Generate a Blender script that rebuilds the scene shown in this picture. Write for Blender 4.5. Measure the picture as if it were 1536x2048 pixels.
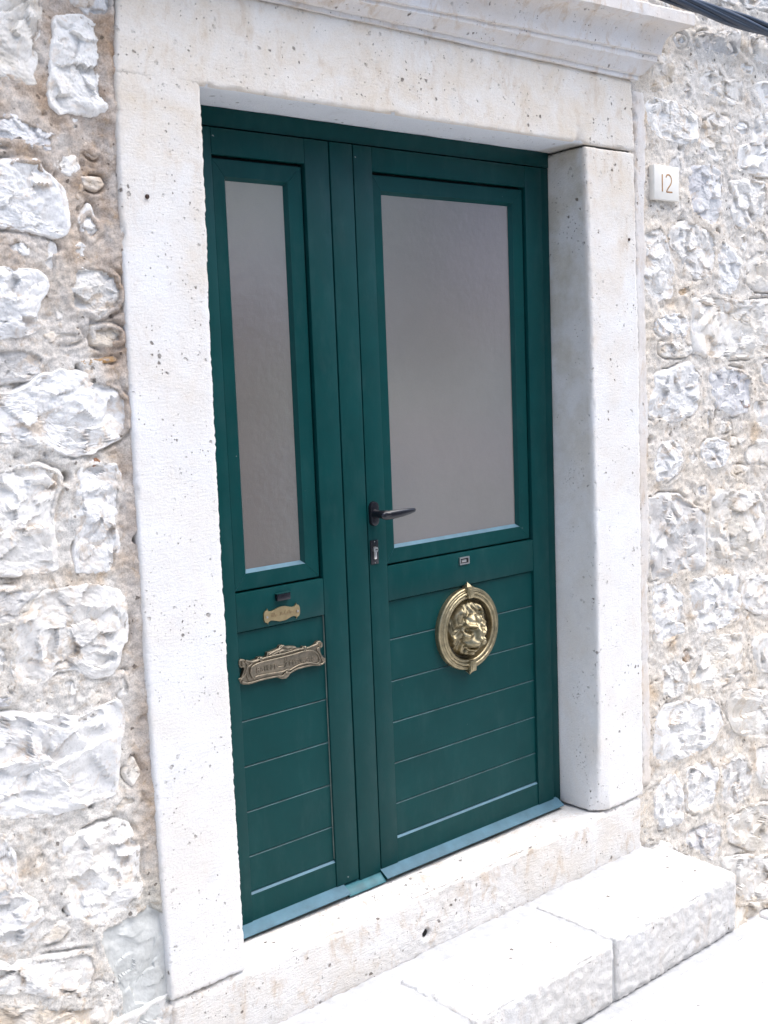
import bpy, bmesh, math, random
import numpy as np
from mathutils import Vector, Matrix

for o in list(bpy.data.objects): bpy.data.objects.remove(o)
S = bpy.context.scene
COL = S.collection
R = math.radians

# ------------------------------------------------------------------ camera
CAM = np.array([-1.4814, -2.2956, 1.4524]); FOC = 2327.47
cr = np.array([0.75278859, -0.6571688, -0.0379277])
cu = np.array([0.10846442, 0.06700346, 0.99183971])
cf = np.array([0.64926482, 0.75075942, -0.12171888])
cam_d = bpy.data.cameras.new('camera'); cam = bpy.data.objects.new('camera', cam_d); COL.objects.link(cam)
m = Matrix(((cr[0], cu[0], -cf[0], CAM[0]), (cr[1], cu[1], -cf[1], CAM[1]), (cr[2], cu[2], -cf[2], CAM[2]), (0, 0, 0, 1)))
cam.matrix_world = m
cam_d.sensor_fit = 'VERTICAL'; cam_d.sensor_height = 36.0; cam_d.lens = FOC / 2048 * 36.0
cam_d.clip_start = 0.05; cam_d.clip_end = 400
cam_d.dof.use_dof = True; cam_d.dof.focus_distance = 3.25; cam_d.dof.aperture_fstop = 5.0
S.camera = cam

# ------------------------------------------------------------------ world, sun, exposure
SUN_EL, SUN_AZ = R(66), R(138)      # azimuth measured clockwise from +Y
w = bpy.data.worlds.new('World'); S.world = w; w.use_nodes = True
nt = w.node_tree; bg = nt.nodes['Background']
sky = nt.nodes.new('ShaderNodeTexSky'); sky.sky_type = 'NISHITA'; sky.sun_disc = False
sky.sun_elevation = SUN_EL; sky.sun_rotation = SUN_AZ; sky.air_density = 1.0; sky.dust_density = 2.2; sky.ozone_density = 1.0
nt.links.new(sky.outputs[0], bg.inputs[0]); bg.inputs[1].default_value = 0.15
sd = bpy.data.lights.new('sun', 'SUN'); sd.energy = 1.9; sd.angle = R(60); sd.color = (1.0, 0.98, 0.955)
sun = bpy.data.objects.new('sun', sd); COL.objects.link(sun)
sv = Vector((math.sin(SUN_AZ) * math.cos(SUN_EL), math.cos(SUN_AZ) * math.cos(SUN_EL), math.sin(SUN_EL)))
sun.rotation_euler = sv.to_track_quat('Z', 'Y').to_euler(); sun.location = (3, -3, 6)
S.view_settings.view_transform = 'Standard'; S.view_settings.look = 'None'
S.cycles.max_bounces = 5; S.cycles.diffuse_bounces = 3; S.cycles.glossy_bounces = 3
S.view_settings.exposure = 1.2; S.view_settings.gamma = 1.0; S.view_settings.use_curve_mapping = False

# ------------------------------------------------------------------ helpers
rng = np.random.RandomState(7); random.seed(7)
_perm = np.concatenate([np.random.RandomState(3).permutation(256)] * 3)
_g = np.random.RandomState(5).normal(size=(256, 3)); _g /= np.linalg.norm(_g, axis=1)[:, None]
def gnoise(p):
    i = np.floor(p).astype(np.int64); f = p - i; i &= 255
    u = f * f * f * (f * (f * 6 - 15) + 10); out = 0
    for dx in (0, 1):
        wx = u[:, 0] if dx else 1 - u[:, 0]
        for dy in (0, 1):
            wy = u[:, 1] if dy else 1 - u[:, 1]
            for dz in (0, 1):
                wz = u[:, 2] if dz else 1 - u[:, 2]
                h = _perm[_perm[_perm[(i[:, 0] + dx) & 255] + ((i[:, 1] + dy) & 255)] + ((i[:, 2] + dz) & 255)]
                d = f - np.array([dx, dy, dz])
                out = out + wx * wy * wz * np.einsum('ij,ij->i', _g[h], d)
    return out * 1.6
def fbm(p, sc, octv=4, gain=0.5, seed=0.0, ridged=False):
    p = np.asarray(p, float) * sc + seed * 7.31; a = 1.0; s = 0; t = 0
    for _ in range(octv):
        n = gnoise(p)
        s = s + a * ((1 - 2 * np.abs(n)) if ridged else n); t += a; a *= gain; p = p * 2.03 + 11.7
    return s / t
def sstep(a, b, x):
    t = np.clip((x - a) / (b - a), 0, 1); return t * t * (3 - 2 * t)

def unp(x, y, Y):           # point of the plane y = Y seen at a place in the photograph
    d = cr * (x - 768) / FOC + cu * (1024 - y) / FOC + cf
    q = CAM + d * (Y - CAM[1]) / d[1]; return (q[0], q[2])

def mesh_np(name, V, F, smooth=True):
    me = bpy.data.meshes.new(name); V = np.asarray(V, np.float32)
    if isinstance(F, np.ndarray):
        n, k = F.shape
        me.vertices.add(len(V)); me.vertices.foreach_set('co', V.ravel())
        me.loops.add(n * k); me.loops.foreach_set('vertex_index', F.ravel().astype(np.int32))
        me.polygons.add(n); me.polygons.foreach_set('loop_start', np.arange(0, n * k, k, dtype=np.int32))
        me.update(calc_edges=True)
    else:
        me.from_pydata(V.tolist(), [], F); me.update()
    if smooth: me.polygons.foreach_set('use_smooth', np.ones(len(me.polygons), bool))
    me.validate(); return me
def obj(name, me, mat=None, parent=None, smooth=None):
    o = bpy.data.objects.new(name, me); COL.objects.link(o)
    if mat is not None and me is not None and len(me.materials) == 0: me.materials.append(mat)
    if parent is not None: o.parent = parent
    return o
def tag(o, label=None, cat=None, group=None, kind=None):
    if label: o['label'] = label
    if cat: o['category'] = cat
    if group: o['group'] = group
    if kind: o['kind'] = kind
    return o
def thing(name, label, cat, group=None, kind=None):
    o = bpy.data.objects.new(name, None); COL.objects.link(o); o.empty_display_size = .05
    return tag(o, label, cat, group, kind)

def bm_mesh(bm, name, smooth_angle=None):
    bmesh.ops.recalc_face_normals(bm, faces=bm.faces[:])
    me = bpy.data.meshes.new(name); bm.to_mesh(me); bm.free()
    if smooth_angle is not None:
        me.polygons.foreach_set('use_smooth', np.ones(len(me.polygons), bool))
        me.set_sharp_from_angle(angle=R(smooth_angle))
    return me
def box_bm(lo, hi, bevel=0.0, seg=2):
    bm = bmesh.new(); bmesh.ops.create_cube(bm, size=1)
    lo = Vector(lo); hi = Vector(hi)
    for v in bm.verts:
        v.co = Vector([lo[i] + (v.co[i] + .5) * (hi[i] - lo[i]) for i in range(3)])
    if bevel: bmesh.ops.bevel(bm, geom=bm.edges[:], offset=bevel, segments=seg, affect='EDGES', profile=.5)
    return bm
def box(name, lo, hi, mat, parent=None, bevel=0.0, seg=2):
    return obj(name, bm_mesh(box_bm(lo, hi, bevel, seg), name, 40), mat, parent)
def prism_x(name, prof, x0, x1, mat, parent=None, top=None, sm=35):
    """profile of (y,z) points swept along x"""
    n = len(prof); V = [(x0, y, z) for y, z in prof] + [(x1, y, z) for y, z in prof]
    F = [list(range(n))[::-1], list(range(n, 2 * n))] + [[i, (i + 1) % n, n + (i + 1) % n, n + i] for i in range(n)]
    bm = bmesh.new(); vs = [bm.verts.new(v) for v in V]
    for f in F: bm.faces.new([vs[i] for i in f])
    me = bm_mesh(bm, name, sm); me.materials.append(mat)
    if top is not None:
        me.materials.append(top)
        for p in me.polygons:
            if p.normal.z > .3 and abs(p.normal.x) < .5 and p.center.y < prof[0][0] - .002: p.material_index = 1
    return obj(name, me, mat, parent)
def tube(bm, pts, rads, n=10, caps=True, flat=1.0, up=Vector((0, 0, 1))):
    pts = [Vector(p) for p in pts]; rings = []
    for i, p in enumerate(pts):
        t = (pts[min(i + 1, len(pts) - 1)] - pts[max(i - 1, 0)]).normalized()
        a = t.cross(up)
        if a.length < 1e-4: a = t.cross(Vector((1, 0, 0)))
        a.normalize(); b = a.cross(t).normalized(); r = rads[i] if hasattr(rads, '__len__') else rads
        rings.append([bm.verts.new(p + a * r * flat * math.cos(2 * math.pi * k / n) + b * r * math.sin(2 * math.pi * k / n)) for k in range(n)])
    for A, B in zip(rings, rings[1:]):
        for k in range(n): bm.faces.new([A[k], A[(k + 1) % n], B[(k + 1) % n], B[k]])
    if caps: bm.faces.new(rings[0][::-1]); bm.faces.new(rings[-1])
def spline(pts, n=8, closed=False):
    P = [np.array(p, float) for p in pts]; out = []; N = len(P)
    for i in range(N if closed else N - 1):
        g = lambda j: P[j % N] if closed else P[min(max(j, 0), N - 1)]
        a, b, c, d = g(i - 1), g(i), g(i + 1), g(i + 2)
        for k in range(n):
            t = k / n
            out.append(.5 * ((2 * b) + (-a + c) * t + (2 * a - 5 * b + 4 * c - d) * t * t + (-a + 3 * b - 3 * c + d) * t ** 3))
    if not closed: out.append(P[-1])
    return out

# ------------------------------------------------------------------ materials
class Mat:
    def __init__(s, name, rough=.8, metal=0.0, spec=.5):
        s.m = bpy.data.materials.new(name); s.m.use_nodes = True; s.t = s.m.node_tree; s.b = s.t.nodes['Principled BSDF']
        s.b.inputs['Roughness'].default_value = rough; s.b.inputs['Metallic'].default_value = metal; s.b.inputs['Specular IOR Level'].default_value = spec
        s.co = s.t.nodes.new('ShaderNodeNewGeometry').outputs['Position']
    def n(s, ty, **k):
        nd = s.t.nodes.new(ty)
        for a, v in k.items(): setattr(nd, a, v)
        return nd
    def l(s, a, b): s.t.links.new(a, b)
    def mapped(s, scale=(1, 1, 1), rot=(0, 0, 0)):
        mp = s.n('ShaderNodeMapping'); mp.inputs['Scale'].default_value = scale; mp.inputs['Rotation'].default_value = rot
        s.l(s.co, mp.inputs['Vector']); return mp.outputs[0]
    def noise(s, scale, detail=4, rough=.55, co=None, dist=0.0):
        nd = s.n('ShaderNodeTexNoise'); nd.inputs['Scale'].default_value = scale; nd.inputs['Detail'].default_value = detail
        nd.inputs['Roughness'].default_value = rough; nd.inputs['Distortion'].default_value = dist
        s.l(co if co is not None else s.co, nd.inputs['Vector']); return nd.outputs['Fac']
    def ramp(s, fac, stops, interp='LINEAR'):
        r = s.n('ShaderNodeValToRGB'); r.color_ramp.interpolation = interp; e = r.color_ramp.elements
        while len(e) < len(stops): e.new(.5)
        for x, (p, c) in zip(e, stops):
            x.position = p; x.color = (c, c, c, 1) if not hasattr(c, '__len__') else (*c, 1)
        s.l(fac, r.inputs[0]); return r.outputs[0]
    def mix(s, fac, a, b, mode='MIX'):
        x = s.n('ShaderNodeMix', data_type='RGBA', blend_type=mode)
        for sock, v in ((x.inputs[0], fac), (x.inputs[6], a), (x.inputs[7], b)):
            if isinstance(v, (int, float)): sock.default_value = v
            elif isinstance(v, tuple): sock.default_value = (*v, 1)
            else: s.l(v, sock)
        return x.outputs[2]
    def math(s, op, a, b=None, clamp=False):
        x = s.n('ShaderNodeMath', operation=op, use_clamp=clamp)
        for i, v in enumerate((a, b)):
            if v is None: continue
            if isinstance(v, (int, float)): x.inputs[i].default_value = v
            else: s.l(v, x.inputs[i])
        return x.outputs[0]
    def pits(s, scale, dens=.75, size=.35, co=None):
        """mask of scattered small round holes"""
        v = s.n('ShaderNodeTexVoronoi', feature='F1'); v.inputs['Scale'].default_value = scale
        nz = s.n('ShaderNodeTexNoise'); nz.inputs['Scale'].default_value = scale * 1.7; nz.inputs['Detail'].default_value = 2
        s.l(s.co, nz.inputs['Vector'])
        ad = s.n('ShaderNodeMix', data_type='RGBA', blend_type='LINEAR_LIGHT'); ad.inputs[0].default_value = .35 / scale
        s.l(co if co is not None else s.co, ad.inputs[6]); s.l(nz.outputs['Color'], ad.inputs[7]); s.l(ad.outputs[2], v.inputs['Vector'])
        sep = s.n('ShaderNodeSeparateColor'); s.l(v.outputs['Color'], sep.inputs[0])
        rad = s.math('MULTIPLY', s.math('SUBTRACT', sep.outputs[0], dens, True), size / (1 - dens))
        d = s.math('SUBTRACT', rad, v.outputs['Distance'])
        return s.math('MULTIPLY', d, 9.0, True)
    def bump(s, h, strength=.5, dist=.002, prev=None):
        b = s.n('ShaderNodeBump'); b.inputs['Strength'].default_value = strength; b.inputs['Distance'].default_value = dist
        s.l(h, b.inputs['Height'])
        if prev is not None: s.l(prev, b.inputs['Normal'])
        return b.outputs[0]
    def done(s, col=None, nor=None, rough=None):
        if col is not None:
            if isinstance(col, tuple): s.b.inputs['Base Color'].default_value = (*col, 1)
            else: s.l(col, s.b.inputs['Base Color'])
        if nor is not None: s.l(nor, s.b.inputs['Normal'])
        if rough is not None: s.l(rough, s.b.inputs['Roughness'])
        return s.m

def mat_rubble():
    s = Mat('rubble_limestone', .92, spec=.2)
    oi = s.n('ShaderNodeObjectInfo'); base = oi.outputs['Color']
    big = s.noise(10, 4, .6, dist=.4); c = s.mix(s.ramp(big, [(.40, 0.0), (.64, .75)]), base, (.87, .855, .83))
    st = s.noise(18, 5, .72, dist=.8)
    c = s.mix(s.math('MULTIPLY', s.ramp(st, [(.53, 0.0), (.66, 1.0)]), .65), c, (.60, .47, .34))
    gr = s.noise(60, 4, .7)
    c = s.mix(s.math('MULTIPLY', s.ramp(gr, [(.56, 0.0), (.68, 1.0)]), .4), c, (.52, .49, .47))
    c = s.mix(.5, c, s.ramp(s.noise(210, 2, .65), [(.28, .6), (.46, 1.0)]), 'MULTIPLY')
    nb = s.bump(s.noise(170, 4, .75, dist=.7), .5, .006)
    return s.done(c, nb)
def mat_mortar():
    s = Mat('lime_mortar', .95, spec=.15)
    at = s.n('ShaderNodeAttribute', attribute_name='tint'); base = at.outputs['Color']
    n1 = s.noise(11, 5, .6); c = s.mix(s.ramp(n1, [(.4, 0.0), (.62, .5)]), base, (.78, .75, .71))
    n2 = s.noise(38, 6, .7, dist=.6); c = s.mix(s.ramp(n2, [(.54, 0.0), (.70, .55)]), c, (.50, .35, .21))
    c = s.mix(.65, c, s.ramp(s.noise(280, 2, .7), [(.34, .5), (.6, 1.0)]), 'MULTIPLY')
    nb = s.bump(s.noise(150, 4, .75), .6, .007)
    p = s.pits(75, .8, .4); nb = s.bump(s.math('MULTIPLY', p, -1), .8, .006, nb)
    return s.done(s.mix(s.math('MULTIPLY', p, .7), c, (.10, .075, .055)), nb)
def mat_dressed(name, warm=(.75, .71, .66), base=(.79, .785, .78), stain=.5, pit=.72, tool=0.0, face=0.0, zwarm=False, reveal=False):
    s = Mat(name, .85, spec=.25)
    sep = s.n('ShaderNodeSeparateXYZ'); s.l(s.co, sep.inputs[0])
    n1 = s.noise(5, 4, .6, dist=.5)
    c = s.mix(s.ramp(n1, [(.35, 0.0), (.7, 1.0)]), base, warm)
    n2 = s.noise(19, 6, .74, s.mapped((1, 1, .5)), dist=.5)
    stf = s.math('MULTIPLY', s.ramp(n2, [(.53, 0.0), (.72, 1.0)]), stain)
    if zwarm:
        k = s.n('ShaderNodeMapRange', interpolation_type='SMOOTHSTEP'); k.inputs[1].default_value = 1.25; k.inputs[2].default_value = 2.25
        s.l(s.math('ADD', sep.outputs[2], s.math('MULTIPLY', s.math('SUBTRACT', n1, .5), 1.2)), k.inputs[0])
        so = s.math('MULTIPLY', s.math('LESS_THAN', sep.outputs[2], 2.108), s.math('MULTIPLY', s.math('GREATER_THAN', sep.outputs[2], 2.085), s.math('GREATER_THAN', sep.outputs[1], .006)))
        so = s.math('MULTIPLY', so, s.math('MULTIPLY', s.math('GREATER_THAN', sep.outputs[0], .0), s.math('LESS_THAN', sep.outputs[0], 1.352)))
        k2 = s.math('SUBTRACT', k.outputs[0], so, True)
        c = s.mix(k2, c, s.mix(s.ramp(s.noise(9, 4, .65, dist=.6), [(.35, 0.0), (.68, 1.0)]), (.745, .70, .64), (.69, .60, .49)))
        stf = s.math('MULTIPLY', stf, s.math('ADD', s.math('MULTIPLY', k2, .8), .2))
    c = s.mix(stf, c, (.50, .36, .23))
    if zwarm: c = s.mix(s.math('MULTIPLY', so, .8), c, (.72, .755, .80))  # soffit kept unstained, with its cool bounce light put into the colour
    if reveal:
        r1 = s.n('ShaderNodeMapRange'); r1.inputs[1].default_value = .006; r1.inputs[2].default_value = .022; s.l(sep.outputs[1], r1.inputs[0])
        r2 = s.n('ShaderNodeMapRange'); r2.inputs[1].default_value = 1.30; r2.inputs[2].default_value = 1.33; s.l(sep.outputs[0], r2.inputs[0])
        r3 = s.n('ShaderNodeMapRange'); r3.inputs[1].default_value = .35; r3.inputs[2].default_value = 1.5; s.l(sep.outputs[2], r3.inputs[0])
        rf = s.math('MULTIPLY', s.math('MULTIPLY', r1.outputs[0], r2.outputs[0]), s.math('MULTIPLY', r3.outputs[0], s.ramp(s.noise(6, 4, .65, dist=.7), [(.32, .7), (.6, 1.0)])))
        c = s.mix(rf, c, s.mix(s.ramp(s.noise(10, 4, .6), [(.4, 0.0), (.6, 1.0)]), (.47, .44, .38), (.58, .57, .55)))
    n3 = s.noise(8, 5, .7); c = s.mix(s.math('MULTIPLY', s.ramp(n3, [(.56, 0.0), (.75, 1.0)]), .28), c, (.52, .52, .53))
    c = s.mix(.22, c, s.ramp(s.noise(300, 2, .6), [(.3, .6), (.65, 1.0)]), 'MULTIPLY')
    p = s.pits(58, pit, .36); p2 = s.pits(150, .72, .36)
    clus = s.ramp(s.noise(8.5, 3, .65), [(.46, .03), (.60, 1.0)])
    p = s.math('MULTIPLY', s.math('MAXIMUM', p, p2), clus)
    c = s.mix(s.math('MULTIPLY', p, .85), c, (.16, .13, .105))
    nb = s.bump(s.noise(150, 4, .75), .45, .0045)
    if tool: nb = s.bump(s.noise(110, 4, .65, s.mapped((.45, 1, 1.9), (0, R(8), 0))), tool, .006, nb)
    if face:
        nrm = s.n('ShaderNodeNewGeometry'); sn = s.n('ShaderNodeSeparateXYZ'); s.l(nrm.outputs['True Normal'], sn.inputs[0])
        k = s.math('SUBTRACT', 1.0, s.math('ABSOLUTE', sn.outputs[2]), True)
        nb = s.bump(s.math('MULTIPLY', s.noise(75, 5, .72), k), face, .009, nb)
    nb = s.bump(s.math('MULTIPLY', p, -1), .9, .006, nb)
    return s.done(c, nb)
def mat_paint():
    s = Mat('green_door_paint', .42, spec=.16)
    n = s.noise(7, 4, .6)
    c = s.mix(s.ramp(n, [(.3, 0.0), (.75, 1.0)]), (.0010, .037, .037), (.0015, .046, .046))
    d = s.noise(22, 5, .7, s.mapped((1, 1, .3))); c = s.mix(s.math('MULTIPLY', s.ramp(d, [(.5, 0.0), (.75, 1.0)]), .10), c, (.07, .12, .12))
    sp = s.pits(38, .985, .12); c = s.mix(s.math('MULTIPLY', sp, .7), c, (.5, .52, .5))
    nb = s.bump(s.noise(900, 2, .5), .12, .0006); nb = s.bump(s.noise(14, 3, .5), .08, .004, nb)
    r = s.ramp(s.noise(26, 5, .6), [(.3, .34), (.7, .5)])
    return s.done(c, nb, r)
def mat_glass():
    s = Mat('obscured_glass', .03, spec=.9); s.b.inputs['IOR'].default_value = 2.3
    n = s.ramp(s.noise(4, 4, .6), [(.3, 0.0), (.7, 1.0)]); c = s.mix(n, (.158, .140, .127), (.172, .154, .141))
    c = s.mix(.25, c, s.ramp(s.noise(500, 2, .5), [(.3, .7), (.7, 1.0)]), 'MULTIPLY')
    nb = s.bump(s.noise(38, 2, .5), .10, .005); nb = s.bump(s.noise(380, 2, .5), .18, .0012, nb)
    return s.done(c, nb)
def mat_metal(name, col, rough, patina=None, pa=.5, metal=1.0, sc=60):
    s = Mat(name, rough, metal)
    c = col
    if patina: c = s.mix(s.math('MULTIPLY', s.ramp(s.noise(sc, 5, .65), [(.42, 0.0), (.65, 1.0)]), pa), col, patina)
    nb = s.bump(s.noise(500, 3, .6), .25, .0008)
    return s.done(c, nb)
def mat_plain(name, col, rough=.8, var=.15, metal=0.0, bump=.2, sc=40):
    s = Mat(name, rough, metal)
    c = s.mix(s.ramp(s.noise(sc, 5, .6), [(.35, 0.0), (.7, 1.0)]), col, tuple(x * (1 - var) for x in col))
    return s.done(c, s.bump(s.noise(sc * 5, 4, .6), bump, .002))

M_RUB = mat_rubble(); M_MOR = mat_mortar()
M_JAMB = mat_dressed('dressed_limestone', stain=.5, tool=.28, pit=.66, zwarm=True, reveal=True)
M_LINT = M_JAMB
M_CORN = mat_dressed('weathered_cornice_limestone', warm=(.66, .59, .52), base=(.70, .68, .665), stain=.8, pit=.8)
M_SILL = mat_dressed('worn_sill_limestone', warm=(.70, .655, .60), stain=.65, tool=.55, pit=.62)
M_STEP = mat_dressed('step_limestone', warm=(.72, .695, .66), base=(.76, .755, .75), stain=.4, pit=.86, face=.45)
M_PAVE = mat_dressed('paving_limestone', warm=(.64, .635, .63), base=(.67, .675, .685), stain=.10, pit=.88)
M_CEM = mat_plain('grey_cement', (.52, .525, .53), .95, .25, bump=.6, sc=30)
M_PATCH = mat_plain('smeared_cement_patch', (.64, .65, .63), .95, .32, bump=.7, sc=22)
M_PAINT = mat_paint(); M_GLASS = mat_glass()
M_BRASS = mat_metal('aged_brass', (.44, .37, .235), .47, (.19, .17, .11), .7, sc=45)
M_BRONZE = mat_metal('bronze_letter_plate_metal', (.27, .23, .175), .48, (.13, .12, .09), .75)
M_BRASSN = mat_metal('nameplate_brass', (.47, .37, .21), .45, (.33, .25, .14), .5)
M_BLACK = mat_metal('black_lacquered_metal', (.008, .008, .012), .2, metal=.0)
M_STEEL = mat_metal('nickel_metal', (.62, .60, .58), .3)
M_DARK = mat_plain('dark_void', (.01, .01, .01), .9)
M_RUBBER = mat_plain('black_gasket_rubber', (.008, .010, .010), .7)
M_SEAL = mat_plain('aged_sealant', (.13, .17, .15), .8, .5, sc=30)
M_WHITE = mat_plain('white_number_tile', (.78, .745, .68), .45, .06, bump=.05)
M_GOLD = mat_plain('ochre_number_paint', (.42, .22, .08), .6, .4)
M_DUSTLIT = mat_plain('dusty_skylit_green_ledge_paint', (.085, .185, .245), .6, .35, sc=14)  # sky highlights on ledges, bead and weather bars put into dusty paint colour
M_LEDGE2 = mat_plain('lighter_green_ledge_paint', (.03, .15, .18), .5, .4, sc=25)  # lighter, bluer green on top of the middle weather bar
M_GROOVELIT = mat_plain('groove_sky_highlight_paint', (.045, .115, .13), .6, .7, sc=20)  # skylight caught by the upper plank bevels, painted as a paler green
M_CABLE = mat_plain('black_cable_sheath', (.010, .022, .045), .33, .2)
M_PLAST = mat_plain('opposite_house_stone', (.62, .58, .53), .9, .3, sc=6)
_a = Mat('opposite_ashlar', .9); _o = _a.n('ShaderNodeObjectInfo'); M_ASH = _a.done(_a.mix(.35, _o.outputs['Color'], _a.ramp(_a.noise(7, 4, .6), [(.3, .35), (.7, .8)])))
M_SHUT = mat_plain('opposite_shutter_paint', (.05, .11, .08), .6)

# ------------------------------------------------------------------ dressed stone block
D = 0.149            # depth of the door plane behind the face of the stone surround
def block(name, lo, hi, mat, parent, res=.007, rad=.008, amp=.0022, fine=.0006, seed=0.0, warp=None, carve=None, big=0.0):
    lo = np.array(lo, float); hi = np.array(hi, float); V = []; F = []; off = 0
    n = np.maximum(2, np.round((hi - lo) / res).astype(int)); n = np.minimum(n, 340)
    for ax in range(3):
        a, b = [i for i in range(3) if i != ax]
        for side in (0, 1):
            u = np.linspace(lo[a], hi[a], n[a] + 1); v = np.linspace(lo[b], hi[b], n[b] + 1)
            U, W = np.meshgrid(u, v, indexing='ij'); P = np.zeros((U.size, 3)); P[:, a] = U.ravel(); P[:, b] = W.ravel(); P[:, ax] = hi[ax] if side else lo[ax]
            i = np.arange(n[a])[:, None] * (n[b] + 1) + np.arange(n[b])[None]
            q = np.stack([i, i + n[b] + 1, i + n[b] + 2, i + 1], -1).reshape(-1, 4)
            if (ax == 1) != (side == 0): q = q[:, ::-1]
            V.append(P); F.append(q + off); off += len(P)
    V = np.concatenate(V); F = np.concatenate(F)
    key = np.round(V, 6); _, first, inv = np.unique(key, axis=0, return_index=True, return_inverse=True)
    V = V[first]; F = inv.reshape(-1)[F]
    rr = rad * (1 + .6 * fbm(V, 9, 3, seed=seed + 3))[:, None]
    core = np.clip(V, lo + rr, hi - rr); dv = V - core; ln = np.linalg.norm(dv, axis=1, keepdims=True); dv = dv / np.maximum(ln, 1e-9)
    P = core + dv * rr
    h = amp * fbm(P, 7, 4, seed=seed) + fine * fbm(P, 90, 3, seed=seed + 1) + big * fbm(P, 2.5, 2, seed=seed + 5)
    edge = np.sum(np.abs(dv) > .25, axis=1) > 1
    h = h - np.where(edge, (np.abs(fbm(P, 45, 4, .65, seed + 2)) + 2.5 * np.clip(fbm(P, 16, 3, seed=seed + 6) - .22, 0, 1)) * amp * 3.4, 0)
    if carve is not None: h = h - carve(P, dv)
    P = P + dv * h[:, None]
    if warp is not None: P = warp(P)
    return obj(name, mesh_np(name, P, F.astype(np.int64)), mat, parent)

# ------------------------------------------------------------------ the rubble wall
WY = 0.022
wall = thing('rubble_wall', 'rough pale limestone rubble wall with beige mortar around the green door', 'wall')
# core of the wall behind its face
for lo, hi in (((-2.6, .075, -1.0), (-.19, .6, 3.6)), ((1.59, .075, -1.0), (4.2, .6, 3.6)), ((-.19, .26, 2.3), (1.59, .6, 3.6)), ((-.19, .45, -1.0), (1.59, .6, 2.3))):
    box('wall_core', lo, hi, M_MOR, wall)

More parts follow.
